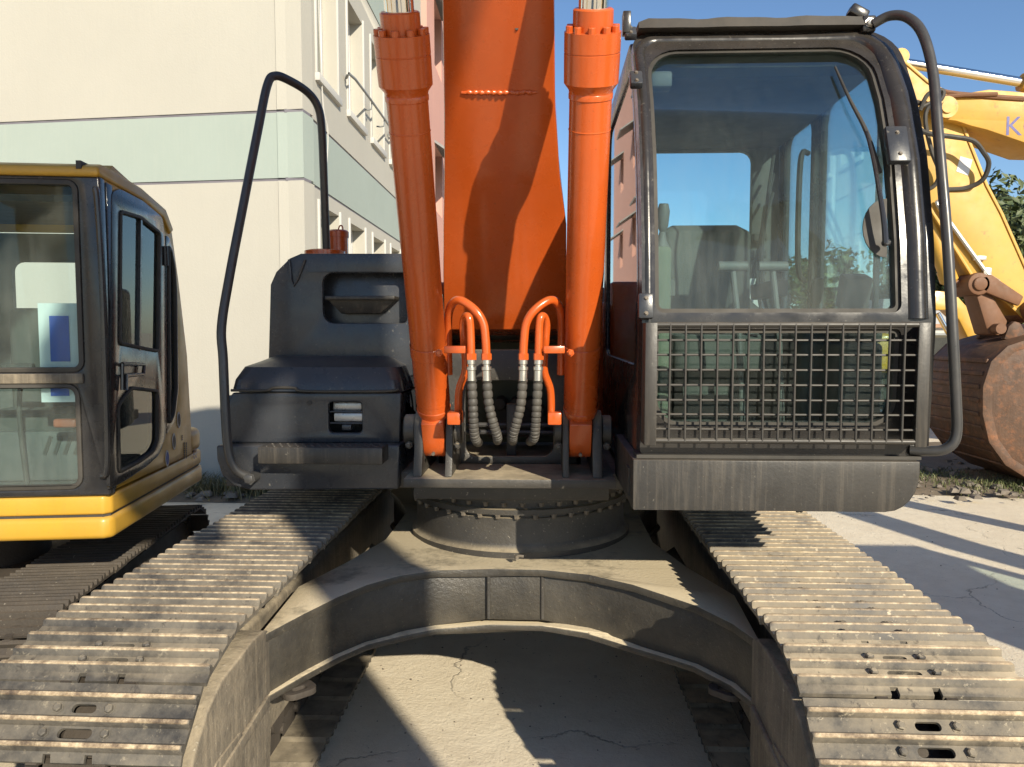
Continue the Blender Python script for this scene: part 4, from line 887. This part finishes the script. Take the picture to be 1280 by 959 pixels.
# rear quarter body + counterweight bump
q0, q1 = S_(239, 538), S_(254, 590)
cwz = S_(245, 536)[1]
pl2 = [(0.002, q0[0] - .03), (.002, TL - .09), (-.010, TL - .04), (-.05, TL - .01), (-.6, TL + .44), (-1.5, TL + .44), (-2.0, TL), (-2.0, 1.0), (-.4, 1.0), (-.06, q0[0] - .03)]
b = MB(); b.plate(pl2, [], lambda u, v, t: (u, v, t), zt2, cwz); CW = b.build('counterweight', 'yellow', YX, .04, 4)
sp = [S_(199, 572), S_(218, 525), S_(228, 470), S_(236, 455), S_(239, 535)]
b = MB(); q = S_(247, 563); lettering('60', .085, lambda u, v, t: (.007, q0[0] + .0 + u * .9, cwz - .17 + v), 'print_blue', 'lettering', CW)
for (x, y) in ((223, 525), (217, 552), (208.5, 573)):
    yy, zz = S_(x, y); b = MB(); n = 18; b.plate([(yy + .026 * math.cos(2 * math.pi * k / n), zz + .045 * math.sin(2 * math.pi * k / n)) for k in range(n)], [], smp, .001, .004); e = b.build('oval_sticker', 'paper_white', YC)
    b = MB(); b.plate([(yy + .018 * math.cos(2 * math.pi * k / n), zz + .034 * math.sin(2 * math.pi * k / n)) for k in range(n)], [], smp, .004, .0055); b.build('sticker_print', 'paper_blue' if x < 210 else 'plastic', e)
b = MB()
for k in range(3):
    for j in range(9 if k else 3):
        y0_, z0_ = S_(227.5 + k * 2.6, 545 + (0 if k == 0 else 9) + j * 2.3); b.plate(rrect(y0_ - .008, z0_ - .0035, y0_ + .008, z0_ + .0035, 0), [], smp, .001, .0025)
tag(b.build('small_print', 'print_dark', YC), kind='stuff')
# side lower fill between skirt and glass (yellow rear quarter is the cab side itself)
# undercarriage
def small_track(root, xc, w_):
    pts = []; Ls = 1.9; r = .235; per = 2 * Ls + 2 * math.pi * r; n = 38; y0 = -.15; zc = .325
    for k in range(n):
        q = per * k / n
        if q < Ls: pts.append((y0 + q, zc + r))
        elif q < Ls + math.pi * r: a = (q - Ls) / r; pts.append((y0 + Ls + r * math.sin(a), zc + r * math.cos(a)))
        elif q < 2 * Ls + math.pi * r: pts.append((y0 + Ls - (q - Ls - math.pi * r), zc - r))
        else: a = (q - 2 * Ls - math.pi * r) / r; pts.append((y0 - r * math.sin(a), zc - r * math.cos(a)))
    return make_tracks(root, xc, pts, SM, .048, rng)
def small_shoe():
    s = MB(); L = .073; s.box(-.225, .225, -L, L, -.01, 0)
    for y in (-.045, .005, .055): s.loft([[(x, y - .012, 0), (x, y - .005, .022), (x, y + .005, .022), (x, y + .012, 0)] for x in (-.225, .225)])
    return s.mesh('track_shoe', 'shoe_shaded')
SM = small_shoe()
for xc in (-.375, -1.72):
    small_track(YX, xc, .45)
    b = MB(); b.plate(rrect(-.28, .13, 1.95, .50, .15, 5), [], smp, xc - .1, xc + .1); b.build('track_frame', 'chain', YX, .01)
b = MB(); b.box(-1.6, -.5, .45, 1.25, .36, .58); b.build('carbody', 'chain', YX, .02)
b = MB(); b.lathe((-1.05, .85, .56), (-1.05, .85, 1), [(0, .36), (zb2 + .03 - .56, .36)], 32); b.build('turntable', 'chain', YX)
# boom and arm (outside the picture, left of the cab)
b = MB(); b.loft([[(x, y, z) for x, y, z in ((-1.42, y0, z0), (-1.2, y0, z0), (-1.2, y1, z1), (-1.42, y1, z1))] for y0, z0, y1, z1 in ((.0, 1.15, .25, 1.0), (-.4, 2.3, .0, 2.45), (-.9, 2.75, -.8, 3.1), (-2.2, 2.6, -2.25, 2.85))]); b.build('boom', 'yellow', YX, .01)
b = MB(); b.loft([[(x, y, z) for x, y, z in ((-1.39, y0, z0), (-1.23, y0, z0), (-1.23, y1, z1), (-1.39, y1, z1))] for y0, z0, y1, z1 in ((-2.0, 2.9, -2.4, 2.95), (-2.1, 2.2, -2.45, 2.2), (-2.3, 1.1, -2.45, 1.1))]); b.build('arm', 'yellow', YX, .01)
b = MB(); b.plate([(-2.2, 1.15), (-2.5, 1.2), (-2.85, .8), (-2.75, .3), (-2.3, .08), (-2.0, .15), (-2.3, .2), (-2.65, .4), (-2.7, .8), (-2.45, 1.05)], [], smp, -1.65, -.97); b.build('bucket', 'rust_bucket', YX, .006)
YX.location = RO; YX.rotation_euler = (0, 0, RA)
# a copy of this machine, added unseen to the right to shade the concrete
Y2 = copy_tree(YX); Y2.location = (4.8, 1.85, 0); Y2.rotation_euler = (0, 0, R(180))
Y2['label'] = 'unseen copy of the small yellow excavator, added to shade the concrete on the right'

# ------------------------------------------------------------------ large yellow excavator on the right
KY = 9.3
KX = empty('large_excavator', (5.6, KY, 0), 'large worn yellow excavator with raised arm and rusty brown bucket', 'excavator')
def k2(px, py, Y=KY): p = W(px, py, Y); return (p.x, p.z)
km = lambda Y0: (lambda u, v, t: (u, Y0 + t, v))
arm = [k2(*p) for p in ((1109, 72), (1121, 84), (1150, 109), (1176, 124), (1198, 176), (1222, 236), (1240, 270), (1280, 360), (1292, 392), (1284, 404), (1270, 401), (1247, 380), (1205, 349), (1147, 256), (1127, 190), (1112, 120))]
ARM = MB().plate(arm, [], km(KY - .19), 0, .38).build('arm', 'yellow_worn', KX, .012, 2)
b = MB(); b.plate(offset(arm, -.012), [offset(arm, .02)], km(KY - .205), 0, .03); b.build('arm_rim', 'yellow_worn', ARM, .004)
bm = [k2(*p) for p in ((1155, 132), (1164, 127), (1180, 128), (1218, 122), (1280, 127))]
blow = [k2(*p) for p in ((1280, 193), (1216, 171), (1196, 166), (1178, 160), (1160, 158), (1152, 147))]
ub = bm + [(7.5, 4.72), (8.6, 4.0), (9.7, 2.1), (9.75, 1.75), (9.3, 1.7), (8.0, 3.3), (7.2, 3.78)] + blow
BM2 = MB().plate(ub, [], km(KY - .30), 0, .60).build('boom', 'yellow_worn', KX, .012, 2)
lettering('KOMATSU', .30, lambda u, v, t: (k2(1255, 172, KY - .302)[0] + u, KY - .302, k2(1255, 169, KY - .302)[1] + v - u * .02), 'print_blue', 'lettering', BM2)
b = MB(); p = W(1164, 145, KY); b.cyl(p + V(0, -.36, 0), p + V(0, .36, 0), .12, 20); b.cyl(p + V(0, -.38, 0), p + V(0, -.35, 0), .07, 16); b.build('nose_pin', 'yellow_worn', BM2)
b = MB(); p, q = W(1118, 77, KY), W(1276, 103, KY); AC = b.cyl(p, q, .055, 20).build('arm_cylinder', 'chrome', KX)
b = MB(); d = (q - p).normalized(); b.lathe(q, q + d, [(0, .10), (.12, .10), (.13, .085), (1.5, .085)], 24); b.build('barrel', 'yellow_worn', AC)
b = MB(); b.cyl(p + V(0, -.18, 0), p + V(0, .18, 0), .09, 18); b.build('rod_eye', 'yellow_worn', AC)
b = MB(); b.cyl(W(1136, 205, KY - .05), W(1186, 350, KY - .05), .09, 24); BC = b.build('bucket_cylinder', 'yellow_worn', KX)
b = MB(); b.lathe(W(1182, 338, KY - .05), W(1190, 361, KY - .05), [(0, .10), (.13, .10), (.16, .07)], 20); b.build('gland', 'yellow_worn', BC)
b = MB(); b.cyl(W(1187, 352, KY - .05), W(1212, 358, KY - .05), .05, 14); b.build('rod', 'rust_pin', BC)
LK = MB(); p = W(1215, 356, KY - .12)
LK.cyl(p + V(0, -.16, 0), p + V(0, .34, 0), .13, 20); LK.cyl(p + V(0, -.19, 0), p + V(0, -.15, 0), .08, 18)
lk2 = [k2(*q) for q in ((1205, 362), (1222, 362), (1246, 402), (1240, 420), (1222, 418))]
LK.plate(lk2, [], km(KY - .22), 0, .30); LK.plate([k2(*q) for q in ((1208, 348), (1222, 345), (1262, 372), (1256, 384), (1212, 366))], [], km(KY - .28), 0, .05); LK.build('bucket_link', 'rust_pin', KX, .02, 2)
b = MB(); p = W(1276, 389, KY); b.cyl(p + V(0, -.34, 0), p + V(0, .34, 0), .13, 20); b.cyl(p + V(0, -.36, 0), p + V(0, -.33, 0), .075, 16); b.build('bucket_pin', 'rust_pin', KX)
# hoses and pipes on the arm
for pts, r_ in ((((1152, 130, .25), (1141, 128, .32), (1139, 145, .34), (1150, 162, .36), (1166, 168, .4), (1190, 171, .42), (1216, 176, .42), (1229, 190, .4), (1236, 205, .36), (1228, 225, .3), (1208, 235, .22), (1185, 237, .2)), .027),
                (((1150, 138, .3), (1160, 118, .34), (1178, 113, .36), (1176, 125, .35), (1160, 135, .3), (1157, 155, .3), (1165, 190, .3), (1174, 215, .28), (1168, 232, .24), (1152, 240, .2)), .024),
                (((1128, 160, .22), (1140, 142, .28), (1165, 128, .3), (1190, 125, .3)), .022)):
    b = MB(); b.tube([W(x, y, KY - d) for x, y, d in pts], r_, 8, 6); b.build('hose', 'rubber', ARM)
b = MB(); b.tube([W(1172, 113, KY - .25), W(1200, 118, KY - .3), W(1280, 124, KY - .3)], .03, 8, 3); b.tube([W(1176, 122, KY - .3), W(1205, 119, KY - .33), W(1246, 118, KY - .33)], .026, 8, 3); b.build('boom_pipe', 'rust_pin', BM2)
b = MB(); b.tube([W(1172, 252, KY - .22), W(1176, 262, KY - .24), W(1222, 326, KY - .23), W(1236, 344, KY - .23), W(1248, 352, KY - .22)], .026, 8, 4); b.build('arm_pipe', 'zinc', ARM)
b = MB(); p = W(1224, 323, KY - .22); b.obox(p, .14, .05, .05); p = W(1233, 340, KY - .22); b.obox(p, .09, .06, .09); b.build('pipe_clamp', 'zinc', ARM, .006)
a, c = k2(1184, 224), k2(1202, 200); b = MB(); b.plate([(a[0], a[1] + .05), (c[0] - .02, a[1]), (c[0] + .02, c[1] - .04), (a[0] + .04, c[1])], [], km(KY - .193), -.001, .002); b.build('warning_sticker', 'paper_white', ARM)
# bucket: profile shell with side plates and ears
bp = [(1262, 405), (1240, 414), (1212, 421), (1184, 430), (1166, 447), (1157, 475), (1157, 505), (1164, 535), (1182, 560), (1214, 580), (1262, 590)]
BW = .62; op = [k2(*q, KY + BW) for q in bp]
cx_, cz_ = 6.0, 1.0
inn = [(u + (cx_ - u) * .05, v + (cz_ - v) * .05) for u, v in op]
BU = MB().plate(op + inn[::-1], [], km(KY), -BW, BW).build('bucket', 'rust_bucket', KX, .01)
sp = op + [(6.55, .13), (6.75, .5), (6.62, 1.15), (6.45, 1.75)]
for s_ in (-BW - .02, BW - .02):
    b = MB(); b.plate(sp, [], km(KY), s_, s_ + .04); b.build('side_plate', 'rust_bucket', BU, .006)
for s_ in (-BW - .035, BW + .02):
    b = MB(); rim = op[1:] + [(u + (cx_ - u) * .10, v + (cz_ - v) * .10) for u, v in op[1:]][::-1]; b.plate(rim, [], km(KY), s_, s_ + .016); b.build('side_rim', 'rust_bucket', BU, .005)
for k in range(9):                                     # wear strips across the back of the shell
    u, v = op[4][0], op[4][1]; i = 4 + k // 2; f = .5 * (k % 2); i2 = min(i + 1, len(op) - 1)
    u = op[i][0] + (op[i2][0] - op[i][0]) * f; v = op[i][1] + (op[i2][1] - op[i][1]) * f
    d = V(op[i2][0] - op[i][0], 0, op[i2][1] - op[i][1]).normalized(); nrm = V(d.z, 0, -d.x); nrm = nrm if nrm.x < 0 or (abs(nrm.x) < .1 and nrm.z < 0) else -nrm
    b = MB(); rot = Matrix((d, V(0, 1, 0), nrm)).transposed(); b.obox(V(u, KY, v) + nrm * .006, .05, 1.18, .022, rot); b.build('wear_strip', 'rust_bucket', BU, .006)
for s_ in (-.30, .22):
    b = MB(); o = [k2(*q) for q in ((1236, 424), (1242, 408), (1249, 402), (1256, 404), (1262, 414), (1282, 418), (1282, 428))]; b.plate(o, [], km(KY), s_, s_ + .08); b.build('bucket_ear', 'rust_bucket', BU, .015)
    p = W(1249, 411, KY + s_); b = MB(); b.cyl(p + V(0, -.04, 0), p + V(0, .12, 0), .06, 14); b.build('ear_pin', 'rust_pin', BU)
for k in range(5):
    b = MB(); y = KY - .55 + k * .275; b.loft([[(6.35, y - .06, .12), (6.35, y + .06, .12), (6.40, y + .06, .26), (6.40, y - .06, .26)], [(6.66, y - .035, .26), (6.66, y + .035, .26), (6.67, y + .035, .30), (6.67, y - .035, .30)]]); b.build('tooth', 'rust_bucket', BU)
# body out of the picture
b = MB(); b.box(9.0, 12.6, KY - 1.3, KY + 1.3, 1.1, 2.1); b.build('house', 'yellow_worn', KX, .06, 3)
b = MB(); b.box(9.1, 10.8, KY + .4, KY + 1.35, 2.12, 3.0); b.build('cab', 'yellow_worn', KX, .08, 3)
for s_ in (-1.1, 1.1):
    b = MB(); o = rrect(8.4, 0.0, 12.6, .9, .44, 8); b.plate(o, [], km(KY + s_), -.3, .3); b.build('track', 'chain', KX, .01)
b = MB(); b.cyl((10.4, KY, .7), (10.4, KY, 1.1), .6, 28); b.build('turntable', 'chain', KX)

# ------------------------------------------------------------------ third excavator far behind
FX = empty('far_excavator', (7.6, 15.5, 0), 'small yellow excavator far behind the rusty bucket, curved boom lowered', 'excavator')
fk = lambda px, py: (W(px, py, 15.5).x, W(px, py, 15.5).z)
o = [fk(*p) for p in ((1110, 395), (1140, 372), (1162, 364), (1186, 366), (1203, 385), (1222, 420), (1238, 440), (1228, 448), (1206, 428), (1192, 400), (1180, 388), (1163, 388), (1145, 402), (1118, 420))]
FBM = MB().plate(o, [], lambda u, v, t: (u, t, v), 15.3, 15.7).build('boom', 'yellow', FX, .02)
b = MB(); b.cyl(W(1172, 392, 15.2), W(1190, 425, 15.2), .05, 12); b.build('boom_cylinder', 'chrome', FX)
b = MB(); b.cyl(W(1158, 377, 15.28), W(1158, 377, 15.72), .14, 14); b.build('pin', 'rust_pin', FBM)
b = MB(); b.box(*sorted((fk(1040, 430)[0], fk(1125, 430)[0])), 14.9, 16.5, 1.0, 1.75); b.build('house', 'yellow', FX, .08, 3)
b = MB(); b.box(fk(1050, 430)[0], fk(1098, 430)[0], 15.0, 15.9, 1.72, 2.15); b.build('cab', 'yellow', FX, .10, 3)
for y in (14.9, 16.3):
    b = MB(); xa, xb = fk(1030, 500)[0], fk(1192, 500)[0]; b.plate(rrect(xa, 0, xb, .72, .34, 8), [], lambda u, v, t: (u, t, v), y - .2, y + .2); b.build('track', 'chain', FX, .02)
b = MB(); b.box(fk(1060, 500)[0], fk(1130, 500)[0], 15.2, 16.0, .5, 1.0); b.build('turntable', 'chain', FX)

# ------------------------------------------------------------------ low white building beyond
HB = empty('site_building', (9.5, 22, 0), 'low white building with brown stripe in front of dark trees', 'building')
b = MB(); xa, xb = W(1100, 400, 22).x, W(1215, 400, 22).x; zz = W(1170, 387, 22).z
b.box(xa, xb, 22, 26, 0, 1.9); b.build('wall', 'wall_white', HB)
b = MB(); b.box(xa - .1, xb + .1, 21.85, 26.1, 1.9, 2.0); b.build('stripe', 'roof_brown', HB)
b = MB(); b.loft([[(xa, 21.9, 2.0), (xb, 21.9, 2.0), (xb, 26, 2.0), (xa, 26, 2.0)], [(xa + .6, 23.2, zz + .35), (xb - .6, 23.2, zz + .35), (xb - .6, 25, zz + .35), (xa + .6, 25, zz + .35)]]); b.build('roof', 'wall_white', HB)
for px in (1178, 1150):
    p = W(px, 425, 22); b = MB(); b.box(p.x - .4, p.x + .4, 21.97, 22.02, 1.0, 1.75); g = b.build('window', 'win_grey', HB); c = MB(); c.box(p.x - .34, p.x + .34, 21.95, 21.968, 1.06, 1.69); c.build('pane', 'glass_house', g)

# ------------------------------------------------------------------ trees
def tree(loc, h, rx, rz, nleaf, label, seed, trunk_r=.2, leaf=.16, zc=None, lean=(0, 0), name='broadleaf_tree', dense=0., straight=False):
    rg_ = random.Random(seed); t = empty(name, loc, label, 'tree'); L = Vector(loc)
    zc = zc or h - rz; top_ = L + V(lean[0], lean[1], zc)
    b = MB(); b.tube([L, L + V(lean[0] * .04, lean[1] * .04, zc * .72), top_], trunk_r, 10, 5, rf=lambda j, k: trunk_r * (1 - .4 * j / k))
    if straight: b = MB(); b.tube([L, L + V(0, 0, h * .5), L + V(0, 0, h)], trunk_r, 10, 5, rf=lambda j, k: trunk_r * (1 - .15 * j / k))
    clumps = []
    for k in range(15):
        while True:
            p = V(rg_.uniform(-1, 1), rg_.uniform(-1, 1), rg_.uniform(-1, 1))
            if p.length < 1: break
        p = p * (.55 + .45 * p.length); c = top_ + V(p.x * rx, p.y * rx, p.z * rz); clumps.append((c, rg_.uniform(.28, .5) * min(rx, rz)))
        m = top_.lerp(c, .5) + V(0, 0, -.1 * rz); b.tube([top_ - V(0, 0, zc * .22 * rg_.random()), m, c], .05, 6, 3, rf=lambda j, k: .06 * trunk_r / .2 * (1 - .75 * j / k))
    b.build('trunk', 'bark', t)
    vs, fs = [], []
    for i in range(nleaf):
        c, r_ = clumps[i % len(clumps)] if rg_.random() > dense else (top_, 0)
        d = V(rg_.gauss(0, 1), rg_.gauss(0, 1), rg_.gauss(0, 1)).normalized()
        if r_: p = c + d * r_ * rg_.uniform(.45, 1.1) * (1 + .25 * math.sin(d.x * 5 + d.z * 4))
        else: u = rg_.random() ** .4; p = c + V(d.x * rx * u, d.y * rx * u, d.z * rz * u)
        nrm = (d + V(rg_.gauss(0, .6), rg_.gauss(0, .6), rg_.gauss(0, .6) + .4)).normalized(); a = nrm.orthogonal().normalized(); e = nrm.cross(a); s_ = leaf * rg_.uniform(.6, 1.2); g = rg_.uniform(0, 6.28)
        a, e = a * math.cos(g) + e * math.sin(g), e * math.cos(g) - a * math.sin(g)
        o = len(vs); vs += [p - a * s_, p + e * s_ * .45 + nrm * s_ * .1, p + a * s_, p - e * s_ * .45 + nrm * s_ * .1]; fs.append((o, o + 1, o + 2, o + 3))
    me = bpy.data.meshes.new('crown'); me.from_pydata([tuple(v - top_) for v in vs], [], fs); me.materials.append(M['leaf'])
    place(bpy.data.objects.new('crown', me), top_, t); return t
for i, (px, ytop, Y, rx, lab) in enumerate(((1262, 232, 27, 3.0, 'tall broad tree behind the yellow arm, rising above its neighbours'), (1185, 285, 29, 2.8, 'dark rounded tree right behind the low white building'), (1090, 312, 31, 3.0, 'low spreading tree seen through the cab door window'), (1020, 325, 33, 2.8, 'small leafy tree behind the cab, farthest from the white building'), (1330, 255, 26, 3.0, 'dense leafy tree at the end of the tree row beside the tallest one'))):
    top_ = W(px, ytop, Y); tree((top_.x, Y, 0), top_.z, rx, top_.z * .44, 5200, lab, 11 + i, .22, .19)
# tree added unseen behind the camera to shade the left of the machine
tree((3.42, -4.0, 0), 6.9, .52, .80, 5200, 'unseen tree with a dense crown, added to shade the left side of the machines', 5, .27, .13, 6.05, (-.66, .0), 'shadow_tree', .25, True)

# ------------------------------------------------------------------ verge: dirt, rubble, weeds
rg = random.Random(21)
def blob(cx, cy, rx, ry, n, seed, h):
    r_ = random.Random(seed); out = []
    rings = [(1, 0), (.86, h * .4), (.6, h), (.3, h * 1.15)]
    secs = []
    ph = [r_.uniform(0, 6.28) for _ in range(4)]
    for k, z in rings:
        c = []
        for i in range(n):
            a = 2 * math.pi * i / n; w_ = 1 + .08 * math.sin(3 * a + ph[0]) + .06 * math.sin(7 * a + ph[1]) + .03 * math.sin(13 * a + ph[2])
            c.append((cx + rx * k * w_ * math.cos(a), cy + ry * k * w_ * math.sin(a), .004 + z * (1 + .4 * math.sin(5 * a + ph[3]) * (k < 1))))
        secs.append(c)
    b = MB(); b.loft(secs); return b
tag(blob(9.5, 10.2, 7.2, 2.3, 90, 4, .06).build('dirt_verge', 'dirt'), kind='structure')
tag(blob(-3.6, 8.15, 3.6, .42, 80, 9, .05).build('dirt_strip', 'dirt'), kind='structure')
st_v = MB()
for i in range(420):
    if i < 330: x, y = rg.uniform(3.4, 9), rg.uniform(8.0, 10.6)
    else: x, y = rg.uniform(-6, -1), rg.uniform(7.7, 8.1)
    r_ = rg.choice((.015, .02, .03, .05)) * rg.uniform(.7, 1.4); z = .05
    pts = [V(rg.uniform(.7, 1.2) * r_ * a, rg.uniform(.7, 1.2) * r_ * c, rg.uniform(.4, .9) * r_ * d) + V(x, y, z) for a, c, d in ((-1, -1, 0), (1, -1, 0), (1, 1, 0), (-1, 1, 0), (-.6, -.6, 1), (.6, -.6, 1), (.6, .6, 1), (-.6, .6, 1))]
    st_v.add(pts, [(0, 3, 2, 1), (4, 5, 6, 7), (0, 1, 5, 4), (1, 2, 6, 5), (2, 3, 7, 6), (3, 0, 4, 7)])
tag(st_v.build('rubble', 'rubble', None, 0, 2, 20), 'broken stones scattered on the dirt beside the bucket and wall', 'rubble', kind='stuff')
def blades(name, mat, label, cat, n, fn, hmin, hmax):
    vs, fs = [], []
    for i in range(n):
        x, y = fn(); h = rg.uniform(hmin, hmax); a = rg.uniform(0, 6.28); w_ = .004 + .004 * rg.random(); lx, ly = rg.gauss(0, .4) * h, rg.gauss(0, .4) * h
        o = len(vs); dx, dy = math.cos(a) * w_, math.sin(a) * w_; z = .02
        vs += [(x - dx, y - dy, z), (x + dx, y + dy, z), (x + dx * .7 + lx * .4, y + dy * .7 + ly * .4, z + h * .6), (x - dx * .7 + lx * .4, y - dy * .7 + ly * .4, z + h * .6), (x + lx, y + ly, z + h * rg.uniform(.8, 1))]
        fs += [(o, o + 1, o + 2, o + 3), (o + 3, o + 2, o + 4)]
    me = bpy.data.meshes.new(name); me.from_pydata(vs, [], fs); me.materials.append(M[mat]); o = bpy.data.objects.new(name, me); COL.objects.link(o); return tag(o, label, cat, kind='stuff')
def near_wall():
    c = rg.choice((-3.9, -3.1, -2.9, -2.5, -4.6)); x = rg.gauss(c, .35); return x, 8.02 - .1 * (x + 2.4) + rg.gauss(-.02, .1) if x < -2.3 else 7.95
blades('wall_weeds', 'weed', 'dry weeds growing along the foot of the cream wall', 'weeds', 2600, near_wall, .05, .32)
def verge():
    c = rg.choice(((5.3, 8.9), (5.8, 8.8), (6.4, 8.7), (4.6, 9.4), (7.2, 9.0))); return rg.gauss(c[0], .4), rg.gauss(c[1], .25)
blades('verge_grass', 'grass', 'short patchy grass on the dirt around the rusty bucket', 'grass', 4200, verge, .03, .12)

# loose grit on the concrete around the machines
gr = MB()
for i in range(900):
    if i < 500: x, y = rg.uniform(-.78, .78), rg.uniform(2.6, 5.6)
    else: x, y = rg.uniform(1.45, 4.2), rg.uniform(3.0, 8.0)
    r_ = .0022 + .006 * rg.random() ** 4; q = V(x, y, r_ * .35)
    gr.add([q + V(r_ * rg.uniform(.6, 1.2) * a, r_ * rg.uniform(.6, 1.2) * c, r_ * rg.uniform(.4, .9) * d) for a, c, d in ((1, 0, 0), (0, 1, 0), (-1, 0, 0), (0, -1, 0), (0, 0, 1), (0, 0, -1))], [(0, 1, 4), (1, 2, 4), (2, 3, 4), (3, 0, 4), (1, 0, 5), (2, 1, 5), (3, 2, 5), (0, 3, 5)])
tag(gr.build('loose_grit', 'rubble', None, 0, 2, 20), 'loose grit scattered over the concrete between and beside the tracks', 'grit', kind='stuff')
